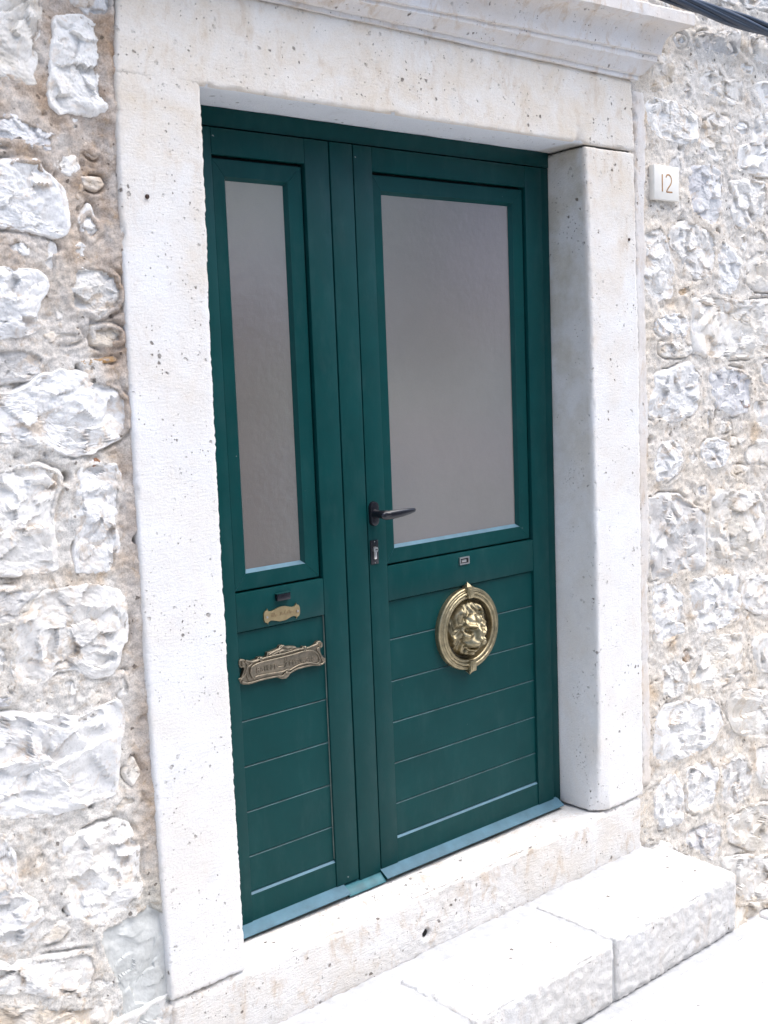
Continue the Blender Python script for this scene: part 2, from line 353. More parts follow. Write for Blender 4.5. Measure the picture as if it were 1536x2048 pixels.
W1 = (.86, .845, .825); W2 = (.85, .815, .765); GRY = (.66, .635, .61); LIL = (.64, .63, .64); CRM = (.79, .73, .645); BRN = (.66, .575, .47); CEM = (.46, .475, .465); OCH2 = (.62, .47, .32); OCH = (.42, .24, .09); RED = (.36, .17, .09)
LEFT = [
 (CRM, .016, [(-130,-60),(90,-60),(88,20),(86,60),(75,90),(80,125),(72,150),(78,170),(60,172),(35,160),(0,155),(-130,150)]),
 (W2, .030, [(115,30),(165,27),(200,48),(203,60),(207,95),(213,115),(205,145),(212,185),(218,205),(226,222),(190,227),(125,222),(108,205),(102,185),(106,140),(108,90),(112,55)]),
 (GRY, .012, [(140,-50),(232,-50),(231,-10),(225,30),(205,45),(185,40),(165,18),(140,8)]),
 (LIL, .010, [(-60,228),(30,225),(75,245),(100,262),(120,275),(108,300),(75,303),(40,290),(-60,288)]),
 (W1, .026, [(-80,322),(30,318),(85,320),(95,340),(130,375),(140,400),(143,440),(138,465),(120,475),(60,460),(0,450),(-80,452)]),
 (W2, .012, [(135,490),(165,482),(178,492),(175,512),(160,520),(140,512)]),
 (W1, .026, [(-80,528),(40,535),(85,540),(100,550),(105,575),(100,590),(88,600),(80,630),(90,650),(70,668),(20,678),(-80,680)]),
 (W2, .014, [(148,535),(160,530),(205,530),(235,550),(245,580),(247,600),(235,620),(200,640),(175,628),(145,622),(140,600),(138,570)]),
 (GRY, .006, [(-80,695),(30,690),(80,700),(95,715),(85,745),(60,760),(20,768),(-80,765)]),
 (BRN, .008, [(180,650),(225,645),(248,660),(248,690),(215,700),(185,690)]),
 (W1, .024, [(-80,795),(40,785),(65,768),(90,750),(130,742),(160,745),(200,760),(235,775),(255,800),(255,850),(245,875),(215,890),(195,905),(160,912),(130,905),(95,890),(60,893),(0,880),(-80,882)]),
 (W2, .020, [(-80,942),(20,940),(80,930),(118,945),(128,960),(130,975),(118,1000),(113,1040),(118,1080),(122,1135),(100,1145),(40,1148),(-80,1150)]),
 (W1, .016, [(165,940),(190,925),(235,930),(245,950),(243,1000),(235,1040),(243,1080),(240,1120),(235,1140),(190,1145),(155,1140),(152,1110),(155,1060),(152,1010),(155,970)]),
 (W2, .026, [(95,1185),(150,1175),(200,1175),(240,1185),(255,1210),(258,1280),(245,1300),(240,1330),(220,1350),(190,1360),(150,1340),(120,1345),(80,1375),(40,1370),(30,1345),(35,1300),(30,1270),(45,1240),(70,1215)]),
 (GRY, .010, [(-80,1178),(60,1170),(85,1185),(60,1215),(35,1245),(20,1255),(-80,1262)]),
 (W2, .008, [(-80,1290),(10,1285),(22,1310),(18,1350),(-10,1365),(-80,1368)]),
 (LIL, .012, [(-40,1388),(20,1382),(30,1400),(20,1416),(-40,1418)]),
 (W1, .028, [(-90,1442),(50,1430),(130,1430),(165,1440),(215,1415),(240,1405),(255,1430),(248,1470),(242,1500),(243,1550),(235,1590),(205,1600),(175,1612),(110,1632),(40,1635),(-90,1642)]),
 (W2, .020, [(135,1685),(180,1665),(240,1640),(260,1650),(280,1690),(283,1720),(280,1745),(290,1775),(280,1795),(250,1825),(210,1850),(180,1850),(145,1830),(135,1800),(133,1740)]),
 (W1, .030, [(-90,1680),(20,1675),(40,1720),(42,1760),(60,1790),(90,1810),(95,1840),(70,1870),(40,1895),(-90,1892)]),
 (CEM, .002, [(195,1872),(205,1855),(260,1828),(300,1808),(328,1815),(336,1840),(338,1900),(338,2070),(232,2070),(235,1990),(215,1940),(200,1910)]),
 (W2, .014, [(-90,1930),(40,1920),(120,1910),(180,1900),(195,1940),(180,1990),(120,2000),(60,1990),(-90,1992)]),
 (BRN, .014, [(-90,2012),(60,2010),(150,2015),(222,2003),(226,2130),(100,2140),(-90,2130)]),
 (W2, .016, [(178,1955),(200,1945),(228,1955),(230,1975),(195,1990),(180,1980)]),
 (OCH, .004, [(162,288),(172,280),(185,305),(200,312),(190,318),(170,308)]),
 (OCH, .004, [(150,395),(162,365),(168,372),(160,405)]),
 (OCH, .005, [(158,722),(190,716),(228,712),(236,722),(200,730),(165,731)]),
 (OCH, .008, [(118,1670),(135,1655),(148,1658),(145,1675),(132,1682),(120,1680)]),
 (RED, .005, [(106,1755),(112,1746),(117,1762),(110,1766)]),
 (RED, .004, [(178,928),(195,915),(203,922),(190,935)]),
]
RIGHT = [
 (W2, .016, [(1425,-40),(1620,-40),(1620,28),(1560,24),(1500,14),(1440,-4)]),
 (GRY, .014, [(1400,65),(1480,60),(1485,95),(1470,115),(1440,110),(1410,105),(1400,85)]),
 (W2, .014, [(1505,70),(1620,60),(1620,128),(1520,125),(1505,100)]),
 (BRN, .012, [(1305,160),(1310,125),(1330,108),(1350,130),(1355,165),(1340,175),(1325,185),(1305,180)]),
 (CRM, .012, [(1410,140),(1440,135),(1455,160),(1485,155),(1485,210),(1450,205),(1420,190),(1400,180),(1402,160)]),
 (W2, .020, [(1300,202),(1315,196),(1335,200),(1360,205),(1380,220),(1397,235),(1396,280),(1370,285),(1330,275),(1312,265),(1300,240),(1296,215)]),
 (W2, .014, [(1515,165),(1620,158),(1620,220),(1530,215),(1515,190)]),
 (CRM, .012, [(1405,235),(1430,225),(1460,240),(1462,270),(1465,300),(1455,320),(1430,318),(1405,300),(1400,270)]),
 (W2, .022, [(1512,232),(1620,222),(1620,362),(1520,345),(1482,335),(1486,292),(1508,285)]),
 (LIL, .014, [(1392,335),(1425,330),(1443,345),(1445,390),(1440,440),(1420,450),(1390,425),(1380,390),(1383,350)]),
 (W2, .014, [(1465,365),(1500,358),(1530,366),(1535,400),(1525,430),(1500,455),(1475,455),(1465,420),(1470,390)]),
 (W2, .016, [(1345,460),(1375,445),(1400,450),(1430,470),(1432,510),(1425,550),(1400,555),(1375,540),(1365,510),(1345,490)]),
 (W1, .014, [(1445,480),(1470,500),(1485,520),(1480,560),(1470,585),(1445,585),(1440,560),(1438,520)]),
 (CRM, .012, [(1495,525),(1520,500),(1620,510),(1620,585),(1520,580),(1495,560)]),
 (W2, .012, [(1285,470),(1325,455),(1340,500),(1350,540),(1345,590),(1310,600),(1290,570),(1285,520)]),
 (W1, .018, [(1318,635),(1350,625),(1375,630),(1380,650),(1372,672),(1330,675),(1318,660)]),
 (CRM, .018, [(1398,602),(1430,592),(1480,604),(1540,602),(1620,650),(1620,704),(1500,710),(1440,715),(1398,700),(1394,650)]),
 (CRM, .010, [(1322,685),(1350,680),(1385,683),(1388,700),(1370,715),(1335,712),(1322,705)]),
 (W1, .018, [(1318,750),(1350,740),(1380,728),(1400,745),(1398,780),(1395,820),(1360,840),(1320,840),(1302,825),(1300,800),(1315,780)]),
 (LIL, .016, [(1425,750),(1450,735),(1480,740),(1505,755),(1503,790),(1500,820),(1470,830),(1440,815),(1430,790)]),
 (GRY, .016, [(1525,722),(1620,712),(1620,782),(1530,772)]),
 (W2, .014, [(1510,800),(1620,795),(1620,860),(1560,862),(1515,850)]),
 (W1, .016, [(1320,890),(1340,880),(1365,890),(1368,920),(1360,945),(1340,960),(1318,960),(1312,930)]),
 (W1, .030, [(1415,885),(1440,877),(1462,885),(1465,905),(1455,930),(1430,938),(1415,925),(1411,900)]),
 (CRM, .016, [(1500,890),(1525,880),(1620,882),(1620,940),(1520,935),(1500,920)]),
 (GRY, .020, [(1305,1005),(1330,993),(1360,995),(1390,1015),(1410,1022),(1410,1130),(1390,1135),(1340,1148),(1308,1153),(1303,1100),(1305,1050)]),
 (CRM, .020, [(1425,1010),(1440,985),(1490,985),(1525,990),(1530,1045),(1520,1100),(1490,1115),(1440,1110),(1422,1085),(1422,1040)]),
 (W2, .014, [(1542,990),(1620,985),(1620,1110),(1545,1105)]),
 (W1, .016, [(1378,1165),(1420,1155),(1478,1150),(1478,1235),(1440,1255),(1400,1268),(1390,1240),(1385,1200)]),
 (W1, .014, [(1310,1170),(1340,1165),(1370,1195),(1365,1240),(1370,1265),(1330,1285),(1315,1280),(1310,1230)]),
 (W2, .016, [(1490,1160),(1520,1150),(1620,1140),(1620,1225),(1520,1225),(1490,1210)]),
 (CRM, .018, [(1410,1285),(1440,1275),(1485,1270),(1485,1330),(1470,1360),(1430,1375),(1395,1390),(1388,1360),(1405,1320)]),
 (W2, .018, [(1515,1275),(1620,1255),(1620,1355),(1520,1340),(1510,1300)]),
 (W2, .016, [(1328,1335),(1350,1320),(1375,1330),(1382,1365),(1365,1390),(1340,1400),(1328,1392)]),
 (W1, .018, [(1325,1420),(1370,1407),(1420,1398),(1440,1412),(1445,1450),(1430,1480),(1400,1505),(1350,1520),(1318,1522),(1318,1480)]),
 (CRM, .020, [(1465,1390),(1490,1375),(1530,1385),(1620,1400),(1620,1470),(1510,1475),(1475,1460),(1462,1430)]),
 (W1, .030, [(1330,1565),(1355,1550),(1370,1580),(1372,1620),(1368,1645),(1330,1660),(1318,1640),(1318,1600)]),
 (W1, .014, [(1377,1540),(1420,1522),(1440,1540),(1438,1580),(1425,1610),(1395,1625),(1380,1620),(1376,1580)]),
 (GRY, .014, [(1447,1535),(1480,1510),(1505,1540),(1500,1590),(1470,1615),(1447,1600)]),
 (W2, .014, [(1515,1495),(1620,1488),(1620,1585),(1530,1575),(1515,1540)]),
 (LIL, .018, [(1380,1660),(1415,1645),(1445,1655),(1445,1690),(1430,1720),(1400,1705),(1372,1692)]),
 (CRM, .016, [(1460,1640),(1500,1612),(1620,1602),(1620,1692),(1510,1700),(1465,1680)]),
 (W2, .020, [(1448,1722),(1490,1715),(1620,1705),(1620,1785),(1500,1800),(1470,1770)]),
 (BRN, .022, [(1470,1815),(1500,1810),(1620,1795),(1620,1850),(1500,1880),(1465,1880)]),
 (W2, .014, [(1300,1690),(1335,1685),(1360,1700),(1420,1730),(1440,1770),(1380,1790),(1310,1760)]),
 (RED, .006, [(1478,805),(1492,800),(1500,812),(1492,822),(1480,818)]),
 (OCH, .005, [(1460,228),(1472,224),(1478,232),(1466,236)]),
 (RED, .004, [(1375,300),(1392,294),(1408,304),(1395,312),(1380,310)]),
 (OCH, .006, [(1415,455),(1435,450),(1452,470),(1440,476),(1425,466)]),
 (OCH, .005, [(1357,1315),(1375,1300),(1386,1312),(1382,1328),(1366,1332)]),
 (RED, .004, [(1480,852),(1493,848),(1494,854),(1482,858)]),
]
def seg_dist(P, poly):
    A = np.asarray(poly); B = np.roll(A, -1, 0); best = np.full(len(P), 9.0); ins = np.zeros(len(P), bool)
    for a, b in zip(A, B):
        ab = b - a; t = np.clip(((P - a) @ ab) / max(ab @ ab, 1e-12), 0, 1)
        best = np.minimum(best, np.hypot(*(P - a - t[:, None] * ab).T))
        c = ((a[1] > P[:, 1]) != (b[1] > P[:, 1]))
        with np.errstate(divide='ignore', invalid='ignore'):
            xi = (b[0] - a[0]) * (P[:, 1] - a[1]) / (b[1] - a[1]) + a[0]
        ins ^= c & (P[:, 0] < xi)
    return np.where(ins, -best, best)
STONES = []
def stone(poly, h, color, seed, N=112, Mr=38, facet=.008, calm=1.0, grow=1.07, store=True):
    P = np.array(poly, float); h = .0010 + h * .22; P = P.mean(0) + (P - P.mean(0)) * grow
    for _ in range(1):
        Q = np.roll(P, -1, 0); P = np.stack([.9 * P + .1 * Q, .1 * P + .9 * Q], 1).reshape(-1, 2)
    L = np.hypot(*(np.roll(P, -1, 0) - P).T); cum = np.concatenate([[0], np.cumsum(L)]); per = cum[-1]
    t = np.linspace(0, per, N, endpoint=False); Pc = np.vstack([P, P[:1]])
    B = np.stack([np.interp(t, cum, Pc[:, 0]), np.interp(t, cum, Pc[:, 1])], 1)
    if per < .2: N = 32; B = B[np.linspace(0, len(B) - 1, N, dtype=int)]; Mr = 8
    c = B.mean(0)
    nn = np.stack([B[:, 0], np.full(N, seed * 3.3), B[:, 1]], 1)
    B = B + (B - c) / np.maximum(np.hypot(*(B - c).T), 1e-6)[:, None] * (.010 * fbm(nn, 24, 5, .6, seed) * min(1, per / .4))[:, None]
    s = np.linspace(1, 0, Mr + 1)[:-1] ** .9
    XZ = c + (B - c)[None] * s[:, None, None]; rad = np.hypot(*(B - c).T)
    e = (1 - s)[:, None] * rad[None]
    XZ = XZ.reshape(-1, 2); e = e.reshape(-1)
    XZ = np.vstack([XZ, c]); e = np.append(e, rad.mean())
    p3 = np.stack([XZ[:, 0], np.full(len(XZ), seed * 1.7), XZ[:, 1]], 1)
    ew = min(.007, rad.mean() * .25)
    prof = sstep(0, 1, e / ew) ** .6
    H = -.010 + (h + .010) * prof
    sz = min(1, per / .5); inn = sstep(0, .03 * sz, e)
    r_ = np.random.RandomState(int(seed * 100) % 99991); K = max(5, int(per * 36))
    sd_ = np.stack([r_.uniform(XZ[:, 0].min(), XZ[:, 0].max(), K), r_.uniform(XZ[:, 1].min(), XZ[:, 1].max(), K)], 1)
    wp = XZ + .012 * np.stack([fbm(p3, 30, 3, seed=seed + 5), fbm(p3, 30, 3, seed=seed + 9)], 1)
    d2 = ((wp[:, None] - sd_[None]) ** 2 * np.array([1, 1.8])).sum(-1); k = d2.argmin(1)
    tilt = r_.normal(0, .24, (K, 2)); lev = r_.normal(0, 1, K)
    fac = lev[k] * facet * .55 + (tilt[k] * (XZ - sd_[k])).sum(1)
    rel = calm * (np.clip(fac, -.013, .013) * inn * (.4 + .6 * sz) + .007 * sz * inn * fbm(p3 * np.array([1, 1, 1.5]), 11, 6, .66, seed + 2) + .0065 * prof * fbm(p3 * np.array([1, 1, 1.35]), 48, 4, .8, seed + 4))
    Y = WY - (H + rel * (.6 + .4 * min(1, h / .009)))
    V = np.stack([XZ[:, 0], Y, XZ[:, 1]], 1)
    i = np.arange(Mr - 1)[:, None] * N + np.arange(N)[None]; j = np.arange(Mr - 1)[:, None] * N + (np.arange(N)[None] + 1) % N
    quads = np.stack([i, j, j + N, i + N], -1).reshape(-1, 4)
    last = (Mr - 1) * N; tri = [[last + a, last + (a + 1) % N, len(V) - 1] for a in range(N)]
    tris = np.concatenate([quads[:, [0, 1, 2]], quads[:, [0, 2, 3]], np.array(tri)])
    area = np.sum(B[:, 0] * np.roll(B[:, 1], -1) - np.roll(B[:, 0], -1) * B[:, 1])
    if area < 0: tris = tris[:, ::-1]
    STONES.append(B)
    if not store: return V, tris, color
    me = mesh_np('stone', V, tris); me.set_sharp_from_angle(angle=R(44)); o = obj('stone', me, M_PATCH if calm < 1 else M_RUB, wall); o.color = (*color, 1); return o
sd0 = 1.0
for side in (LEFT, RIGHT):
    for col, h, poly in side:
        sd0 += 1.37; q = np.array([unp(x, y, WY - h * .6) for x, y in poly])
        v = rng.uniform(.84, 1.0); stone(q, h, tuple(c * v for c in col), sd0, calm=.45 if col is CEM else 1.0, grow=1.13 if side is RIGHT else 1.08)
# small wedge stones packed between the large ones
fr = random.Random(11)
def wedges(x0, x1, z0, z1, dmin, nmax, cols):
    X, Z = np.meshgrid(np.arange(x0, x1, .009), np.arange(z0, z1, .009)); P = np.stack([X.ravel(), Z.ravel()], 1)
    dist = np.minimum(np.minimum(P[:, 0] - x0, x1 - P[:, 0]), .09)
    for B in STONES: dist = np.minimum(dist, np.where((np.abs(P - B.mean(0)).max(1) < .45), seg_dist(P, B[::3]), .09))
    dist = dist + np.random.RandomState(4).uniform(-.006, .006, len(dist))
    for _ in range(nmax):
        i = int(np.argmax(dist))
        if dist[i] < dmin: break
        r = min(dist[i] - .002, fr.uniform(.020, .050)); el = fr.choice([.7, .8, 1.15, 1.3, 1.5]); c = P[i]; k = fr.choice([4, 5, 5, 6]); a0 = fr.uniform(0, 6.28)
        poly = [(c[0] + r * el * fr.uniform(.75, 1.25) * math.cos(a0 + 6.283 * j / k), c[1] + r / el * fr.uniform(.75, 1.25) * math.sin(a0 + 6.283 * j / k)) for j in range(k)]
        stone(poly, fr.uniform(-.006, .006), fr.choice(cols), fr.uniform(1000, 2000), 44, 13, grow=1.0)
        dist = np.minimum(dist, seg_dist(P, np.array(poly)))
wedges(-.62, -.235, -.02, 2.3, .026, 34, [W2, W2, CRM, BRN, W1, OCH2])
wedges(1.70, 2.50, -.66, 2.72, .024, 48, [W2, CRM, W1, CRM, BRN, GRY, W2, OCH2])
# further stones of the same wall outside the picture, one piece
far = []
def fill(x0, x1, z0, z1):
    z = z0
    while z < z1 - .06:
        hh = fr.uniform(.13, .24); x = x0 + fr.uniform(-.08, 0)
        while x < x1:
            ww = fr.uniform(.16, .36); g = .010
            a, b = x + g, min(x + ww - g, x1 + .1); zz0, zz1 = z + g + fr.uniform(0, .02), z + hh - g
            if b - a > .07:
                j = lambda: fr.uniform(-.016, .016)
                poly = [(a + j(), zz0 + j()), ((a + b) / 2, zz0 + j() * .6), (b + j(), zz0 + j()), (b + j() * .5, (zz0 + zz1) / 2), (b + j(), zz1 + j()), ((a + b) / 2, zz1 + j() * .6), (a + j(), zz1 + j()), (a + j() * .5, (zz0 + zz1) / 2)]
                far.append(stone(poly, fr.uniform(.012, .026), W2, fr.uniform(100, 900), 40, 12, store=False))
            x += ww
        z += hh
fill(-1.75, -.72, -.34, 3.45); fill(2.62, 3.9, -.68, 3.45); fill(-.62, 2.6, 2.76, 3.45); fill(-.66, -.25, -.34, -.04); fill(-.62, 1.3, 2.54, 2.72)
off = np.cumsum([0] + [len(v) for v, t, c in far])
o = obj('rubble_facing', mesh_np('rubble_facing', np.concatenate([v for v, t, c in far]), np.concatenate([t + k for (v, t, c), k in zip(far, off)])), M_RUB, wall); o.color = (*W2, 1); tag(o, kind='stuff')

HOLES = [(*unp(a, b, WY), rx, rz) for a, b, rx, rz in ((240,1388,.008,.008),(182,1613,.006,.006),(150,1105,.005,.022),(132,955,.010,.012),(108,498,.012,.010),(270,1078,.009,.010),(148,1100,.005,.015),(155,745,.006,.018),(180,1658,.009,.005),(135,1818,.010,.010),
    (1300,880,.012,.012),(1360,295,.014,.010),(1385,620,.010,.020),(1332,1410,.012,.014),(1372,1305,.014,.012),(1300,1000,.008,.012),(1425,290,.010,.012),(1384,700,.012,.008),(1340,870,.008,.008),(1428,830,.006,.012))]
def mortar(x0, x1, z0, z1, res, tone):
    nx = int((x1 - x0) / res); nz = int((z1 - z0) / res)
    X, Z = np.meshgrid(np.linspace(x0, x1, nx + 1), np.linspace(z0, z1, nz + 1), indexing='ij'); P = np.stack([X.ravel(), Z.ravel()], 1)
    p3 = np.stack([P[:, 0], np.zeros(len(P)), P[:, 1]], 1)
    dist = np.full(len(P), .2)
    for B in STONES:
        lo = B.min(0) - .06; hi = B.max(0) + .06
        msk = (P[:, 0] > lo[0]) & (P[:, 0] < hi[0]) & (P[:, 1] > lo[1]) & (P[:, 1] < hi[1])
        if msk.any(): dist[msk] = np.minimum(dist[msk], seg_dist(P[msk], B[::2]))
    H = .0005 + .009 * fbm(p3, 8, 4, seed=21) + .011 * fbm(p3, 34, 5, .7, 22) + .0035 * fbm(p3, 120, 3, .6, 23) + .0042 * sstep(.022, .0, dist)
    gap = sstep(.10, .34, fbm(p3, 6, 3, seed=31)) * sstep(.008, .001, np.abs(dist - .001))
    H = H - .014 * gap
    crack = sstep(.86, .97, fbm(p3, 6.5, 3, .5, 41, True)) * sstep(-.05, .25, fbm(p3, 3, 2, seed=44))
    H = H - .012 * crack
    if x1 < .5 and x0 > -.7: H = H + .011 * sstep(-.250, -.215, P[:, 0])
    for hx_, hz_, rx, rz in HOLES:
        H = H - .035 * np.exp(-(((P[:, 0] - hx_) / rx) ** 2 + ((P[:, 1] - hz_) / rz) ** 2) ** 2)
    H = np.where(dist < -.016, -.03, H)
    V = np.stack([P[:, 0], WY - H, P[:, 1]], 1)
    i = np.arange(nx)[:, None] * (nz + 1) + np.arange(nz)[None]
    F = np.stack([i, i + nz + 1, i + nz + 2, i + 1], -1).reshape(-1, 4)
    me = mesh_np('mortar', V, F)
    t = sstep(-.3, .4, fbm(p3, 3.2, 3, seed=51))[:, None]; u = sstep(.1, .5, fbm(p3, 8, 4, seed=52))[:, None]; g = sstep(.0, .5, fbm(p3, 5, 3, seed=53))[:, None]
    a, b, c, dd = [np.array(q) for q in tone]
    Cc = a * (1 - t) + b * t; Cc = Cc * (1 - .7 * u) + c * .7 * u; Cc = Cc * (1 - .5 * g) + dd * .5 * g
    if x1 < .5:        # old brown pointing along the jamb and up in the corner
        k = (sstep(-.30, -.225, P[:, 0]) * sstep(.0, .6, P[:, 1]) * .75 + sstep(1.3, 1.95, P[:, 1]) * .8).clip(0, .95)[:, None] * (.55 + .6 * np.clip(.5 + fbm(p3, 14, 3, seed=55), 0, 1))[:, None].clip(0, 1)
        Cc = Cc * (1 - k) + np.array((.40, .27, .175)) * k
        gm = (sstep(.42, .12, P[:, 1]) * sstep(-.34, -.2, P[:, 0]))[:, None] * .5; Cc = Cc * (1 - gm) + np.array((.22, .27, .19)) * gm
    ca = me.color_attributes.new('tint', 'FLOAT_COLOR', 'POINT')
    ca.data.foreach_set('color', np.concatenate([Cc, np.ones((len(Cc), 1))], 1).astype(np.float32).ravel())
    return obj('mortar', me, M_MOR, wall)
TL = ((.74, .69, .62), (.80, .775, .735), (.60, .47, .34), (.76, .75, .735)); TR = ((.81, .72, .61), (.83, .77, .69), (.66, .49, .32), (.78, .76, .73))
mortar(-.66, -.195, -.02, 2.62, .0042, TL); mortar(1.595, 2.55, -.72, 2.74, .0050, TR)
mortar(-1.8, -.66, -.5, 3.5, .014, TL); mortar(2.55, 4.0, -.72, 3.5, .016, TR); mortar(-.66, 1.595, 2.45, 3.5, .014, TR); mortar(1.595, 2.55, 2.74, 3.5, .014, TR); mortar(-.66, 1.66, -.5, -.02, .014, TL)

# light mortar fillet running down beside the right jamb
def strip_warp(P):
    k = fbm(np.stack([P[:, 2] * 0 + 2, P[:, 2] * 0, P[:, 2]], 1), 4, 4, seed=61)
    f = (P[:, 0] - 1.60) / .075; P = P.copy(); P[:, 0] += f * .03 * k; return P
s_ = block('mortar_fillet', (1.603, .008, .02), (1.668, .05, 2.29), M_CORN, wall, res=.008, rad=.012, amp=.006, fine=.002, seed=8, warp=strip_warp)

# ------------------------------------------------------------------ stone door surround
sur = thing('door_surround', 'white dressed limestone door surround with moulded cornice and worn sill', 'door frame')
zs = np.array([0, .3, .75, 1.1, 1.54, 1.73, 2.1, 2.3])
def warpL(P):
    z = P[:, 2]; o = np.interp(z, zs, [.000, -.006, -.009, -.008, -.005, -.002, .007, .010]); i = np.interp(z, zs, [0, -.002, -.004, -.004, -.002, .004, .008, .008])
    f = np.clip((P[:, 0] + .21) / .21, 0, 1); P = P.copy(); P[:, 0] += o * (1 - f) + i * f
    return P
block('jamb', (-.21, 0, 0), (0, .25, 2.14), M_JAMB, sur, rad=.003, amp=.0026, seed=1, warp=warpL)
def warpR(P):
    z = P[:, 2]; o = np.interp(z, zs, [0, 0, .001, .002, .001, -.003, -.014, -.02]); i = np.interp(z, zs, [.004, .012, .014, .010, .006, .001, -.012, -.014])
    f = np.clip((P[:, 0] - 1.37) / .238, 0, 1); fr_ = np.clip(1 - P[:, 1] / .15, 0, 1); P = P.copy()
    rd = np.exp(-z / .10) * .022 * np.clip(1 - f * 5, 0, 1) * np.clip(1 - P[:, 1] * 25, 0, 1)
    P[:, 0] += o * f + i * (1 - f) * fr_ + rd * .8; P[:, 1] += rd; return P
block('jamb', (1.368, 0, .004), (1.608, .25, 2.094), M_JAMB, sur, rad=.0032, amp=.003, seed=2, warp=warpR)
def warpT(P):
    P = P.copy(); f = np.clip((P[:, 0] - 1.2) / .4, 0, 1); lowf = np.clip(1 - (P[:, 2] - 2.1) / .1, 0, 1)
    P[:, 0] += -.012 * np.clip((P[:, 0] - 1.3) / .2, 0, 1) * np.clip((P[:, 2] - 2.1) / .2, 0, 1)
    P[:, 0] += .012 * np.clip(-P[:, 0] / .1, 0, 1) * np.clip((P[:, 2] - 2.1) / .15, 0, 1)
    chip = np.exp(-(((P[:, 0] - 1.33) / .018) ** 2)) * np.clip(1 - P[:, 1] * 60, 0, 1) * np.clip(1 - (P[:, 2] - 2.1) / .055, 0, 1)
    P[:, 1] += chip * .010; P[:, 2] += chip * .012
    return P
block('lintel', (-.202, -.001, 2.0995), (1.598, .26, 2.316), M_LINT, sur, rad=.0035, amp=.003, seed=3, warp=warpT)
def sill_carve(P, dv):
    wear = sstep(.0, .3, P[:, 0]) * sstep(1.36, 1.05, P[:, 0]) * (dv[:, 2] > .2)
    h = wear * (.004 + .007 * sstep(.10, .0, P[:, 1]))
    hole = np.exp(-(((P[:, 0] - .605) ** 2 + (P[:, 2] + .127) ** 2) / .0115 ** 2) ** 3) * (dv[:, 1] < -.7) * .06
    rough = (dv[:, 1] < -.5) * (.004 * np.clip(fbm(P, 30, 4, .6, 71, True), 0, 1)) * sstep(.3, .6, P[:, 0]) * sstep(1.15, .9, P[:, 0])
    return h + hole + rough
block('sill', (-.212, .002, -.22), (1.603, .30, -.003), M_SILL, sur, res=.0058, rad=.016, amp=.004, fine=.0012, seed=4, carve=sill_carve)
bm = bmesh.new(); n_ = 20
bm.faces.new([bm.verts.new((.605 + .0105 * math.cos(2 * math.pi * k / n_), .0125, -.127 + .0105 * math.sin(2 * math.pi * k / n_))) for k in range(n_)])
obj('drain_hole_shade', bm_mesh(bm, 'drain_hole_shade'), M_DARK, sur)  # black disc in the recess paints the shade inside the hole
M_RUST = mat_plain('rusty_hole_brown', (.055, .028, .018), .85, .5)  # dark stubs added where the jambs have small rusty holes
for px_, pz_, r_ in ((-.1455, 1.846, .0052), (1.5636, 1.827, .0045)):
    bm = bmesh.new(); tube(bm, [(px_, .02, pz_), (px_, -.0022, pz_), (px_ + .0006, -.0030, pz_)], [r_, r_, r_ * .7], 10); obj('rusty_hole_plug', bm_mesh(bm, 'rusty_hole_plug', 50), M_RUST, sur)
# cornice: a moulded profile with returned ends
def cornice():
    prof = [(.02, 2.312), (-.010, 2.312), (-.010, 2.324), (-.018, 2.327), (-.036, 2.350), (-.044, 2.356), (-.044, 2.370), (-.052, 2.373)]
    for k in range(1, 9):
        a = k / 8 * math.pi / 2; prof.append((-.052 - .046 * (1 - math.cos(a)), 2.374 + .072 * math.sin(a)))
    prof += [(-.101, 2.448), (-.112, 2.455), (-.112, 2.488), (-.104, 2.494), (.02, 2.50), (.16, 2.505)]
    dp = [prof[0]]
    for a, b in zip(prof, prof[1:]):
        n = max(1, int(math.hypot(b[0] - a[0], b[1] - a[1]) / .007)); dp += [(a[0] + (b[0] - a[0]) * k / n, a[1] + (b[1] - a[1]) * k / n) for k in range(1, n + 1)]
    dp = np.array(dp); pr = np.maximum(0, -dp[:, 0])     # projection
    xs = np.linspace(-.2, 1.592, 240); V = []
    ret = [(t, None) for t in np.linspace(.16, 0, 14)]
    cols = []
    for t in np.linspace(.16, .0, 14)[:-1]: cols.append(('L', t))
    for x in xs: cols.append(('M', x))
    for t in np.linspace(0, .16, 14)[1:]: cols.append(('R', t))
    for ty, t in cols:
        if ty == 'M':
            f = (t - xs[0]) / (xs[-1] - xs[0]); x = (xs[0] - pr) * (1 - f) + (xs[-1] + pr * 1.5) * f; y = np.where(dp[:, 0] < 0, dp[:, 0], dp[:, 0])
        elif ty == 'L': x = xs[0] - pr; y = np.minimum(.16, dp[:, 0] + t + 0 * pr)
        else: x = xs[-1] + pr * 1.5; y = np.minimum(.16, dp[:, 0] + t)
        z = dp[:, 1] + np.clip((dp[:, 1] - 2.32) / .06, 0, 1) * .030 * (x - 1.1)
        V.append(np.stack([x, y, z], 1))
    V = np.array(V); nc, npf, _ = V.shape; V = V.reshape(-1, 3)
    h = .0035 * fbm(V, 8, 4, seed=81) + .0018 * fbm(V, 60, 3, seed=82) - .004 * np.clip(fbm(V, 22, 4, .6, 83) - .25, 0, 1) * 3
    V[:, 1] -= h; V[:, 2] += h * .5
    i = np.arange(nc - 1)[:, None] * npf + np.arange(npf - 1)[None]
    F = np.stack([i, i + npf, i + npf + 1, i + 1], -1).reshape(-1, 4)
    me = mesh_np('cornice', V, F[:, ::-1]); me.set_sharp_from_angle(angle=R(24)); return obj('cornice', me, M_CORN, sur)
cornice()

# ------------------------------------------------------------------ the door
door = thing('double_door', 'dark green panelled door with two frosted panes and a brass lion', 'door')
y0 = D
XL, XR = .002, 1.366
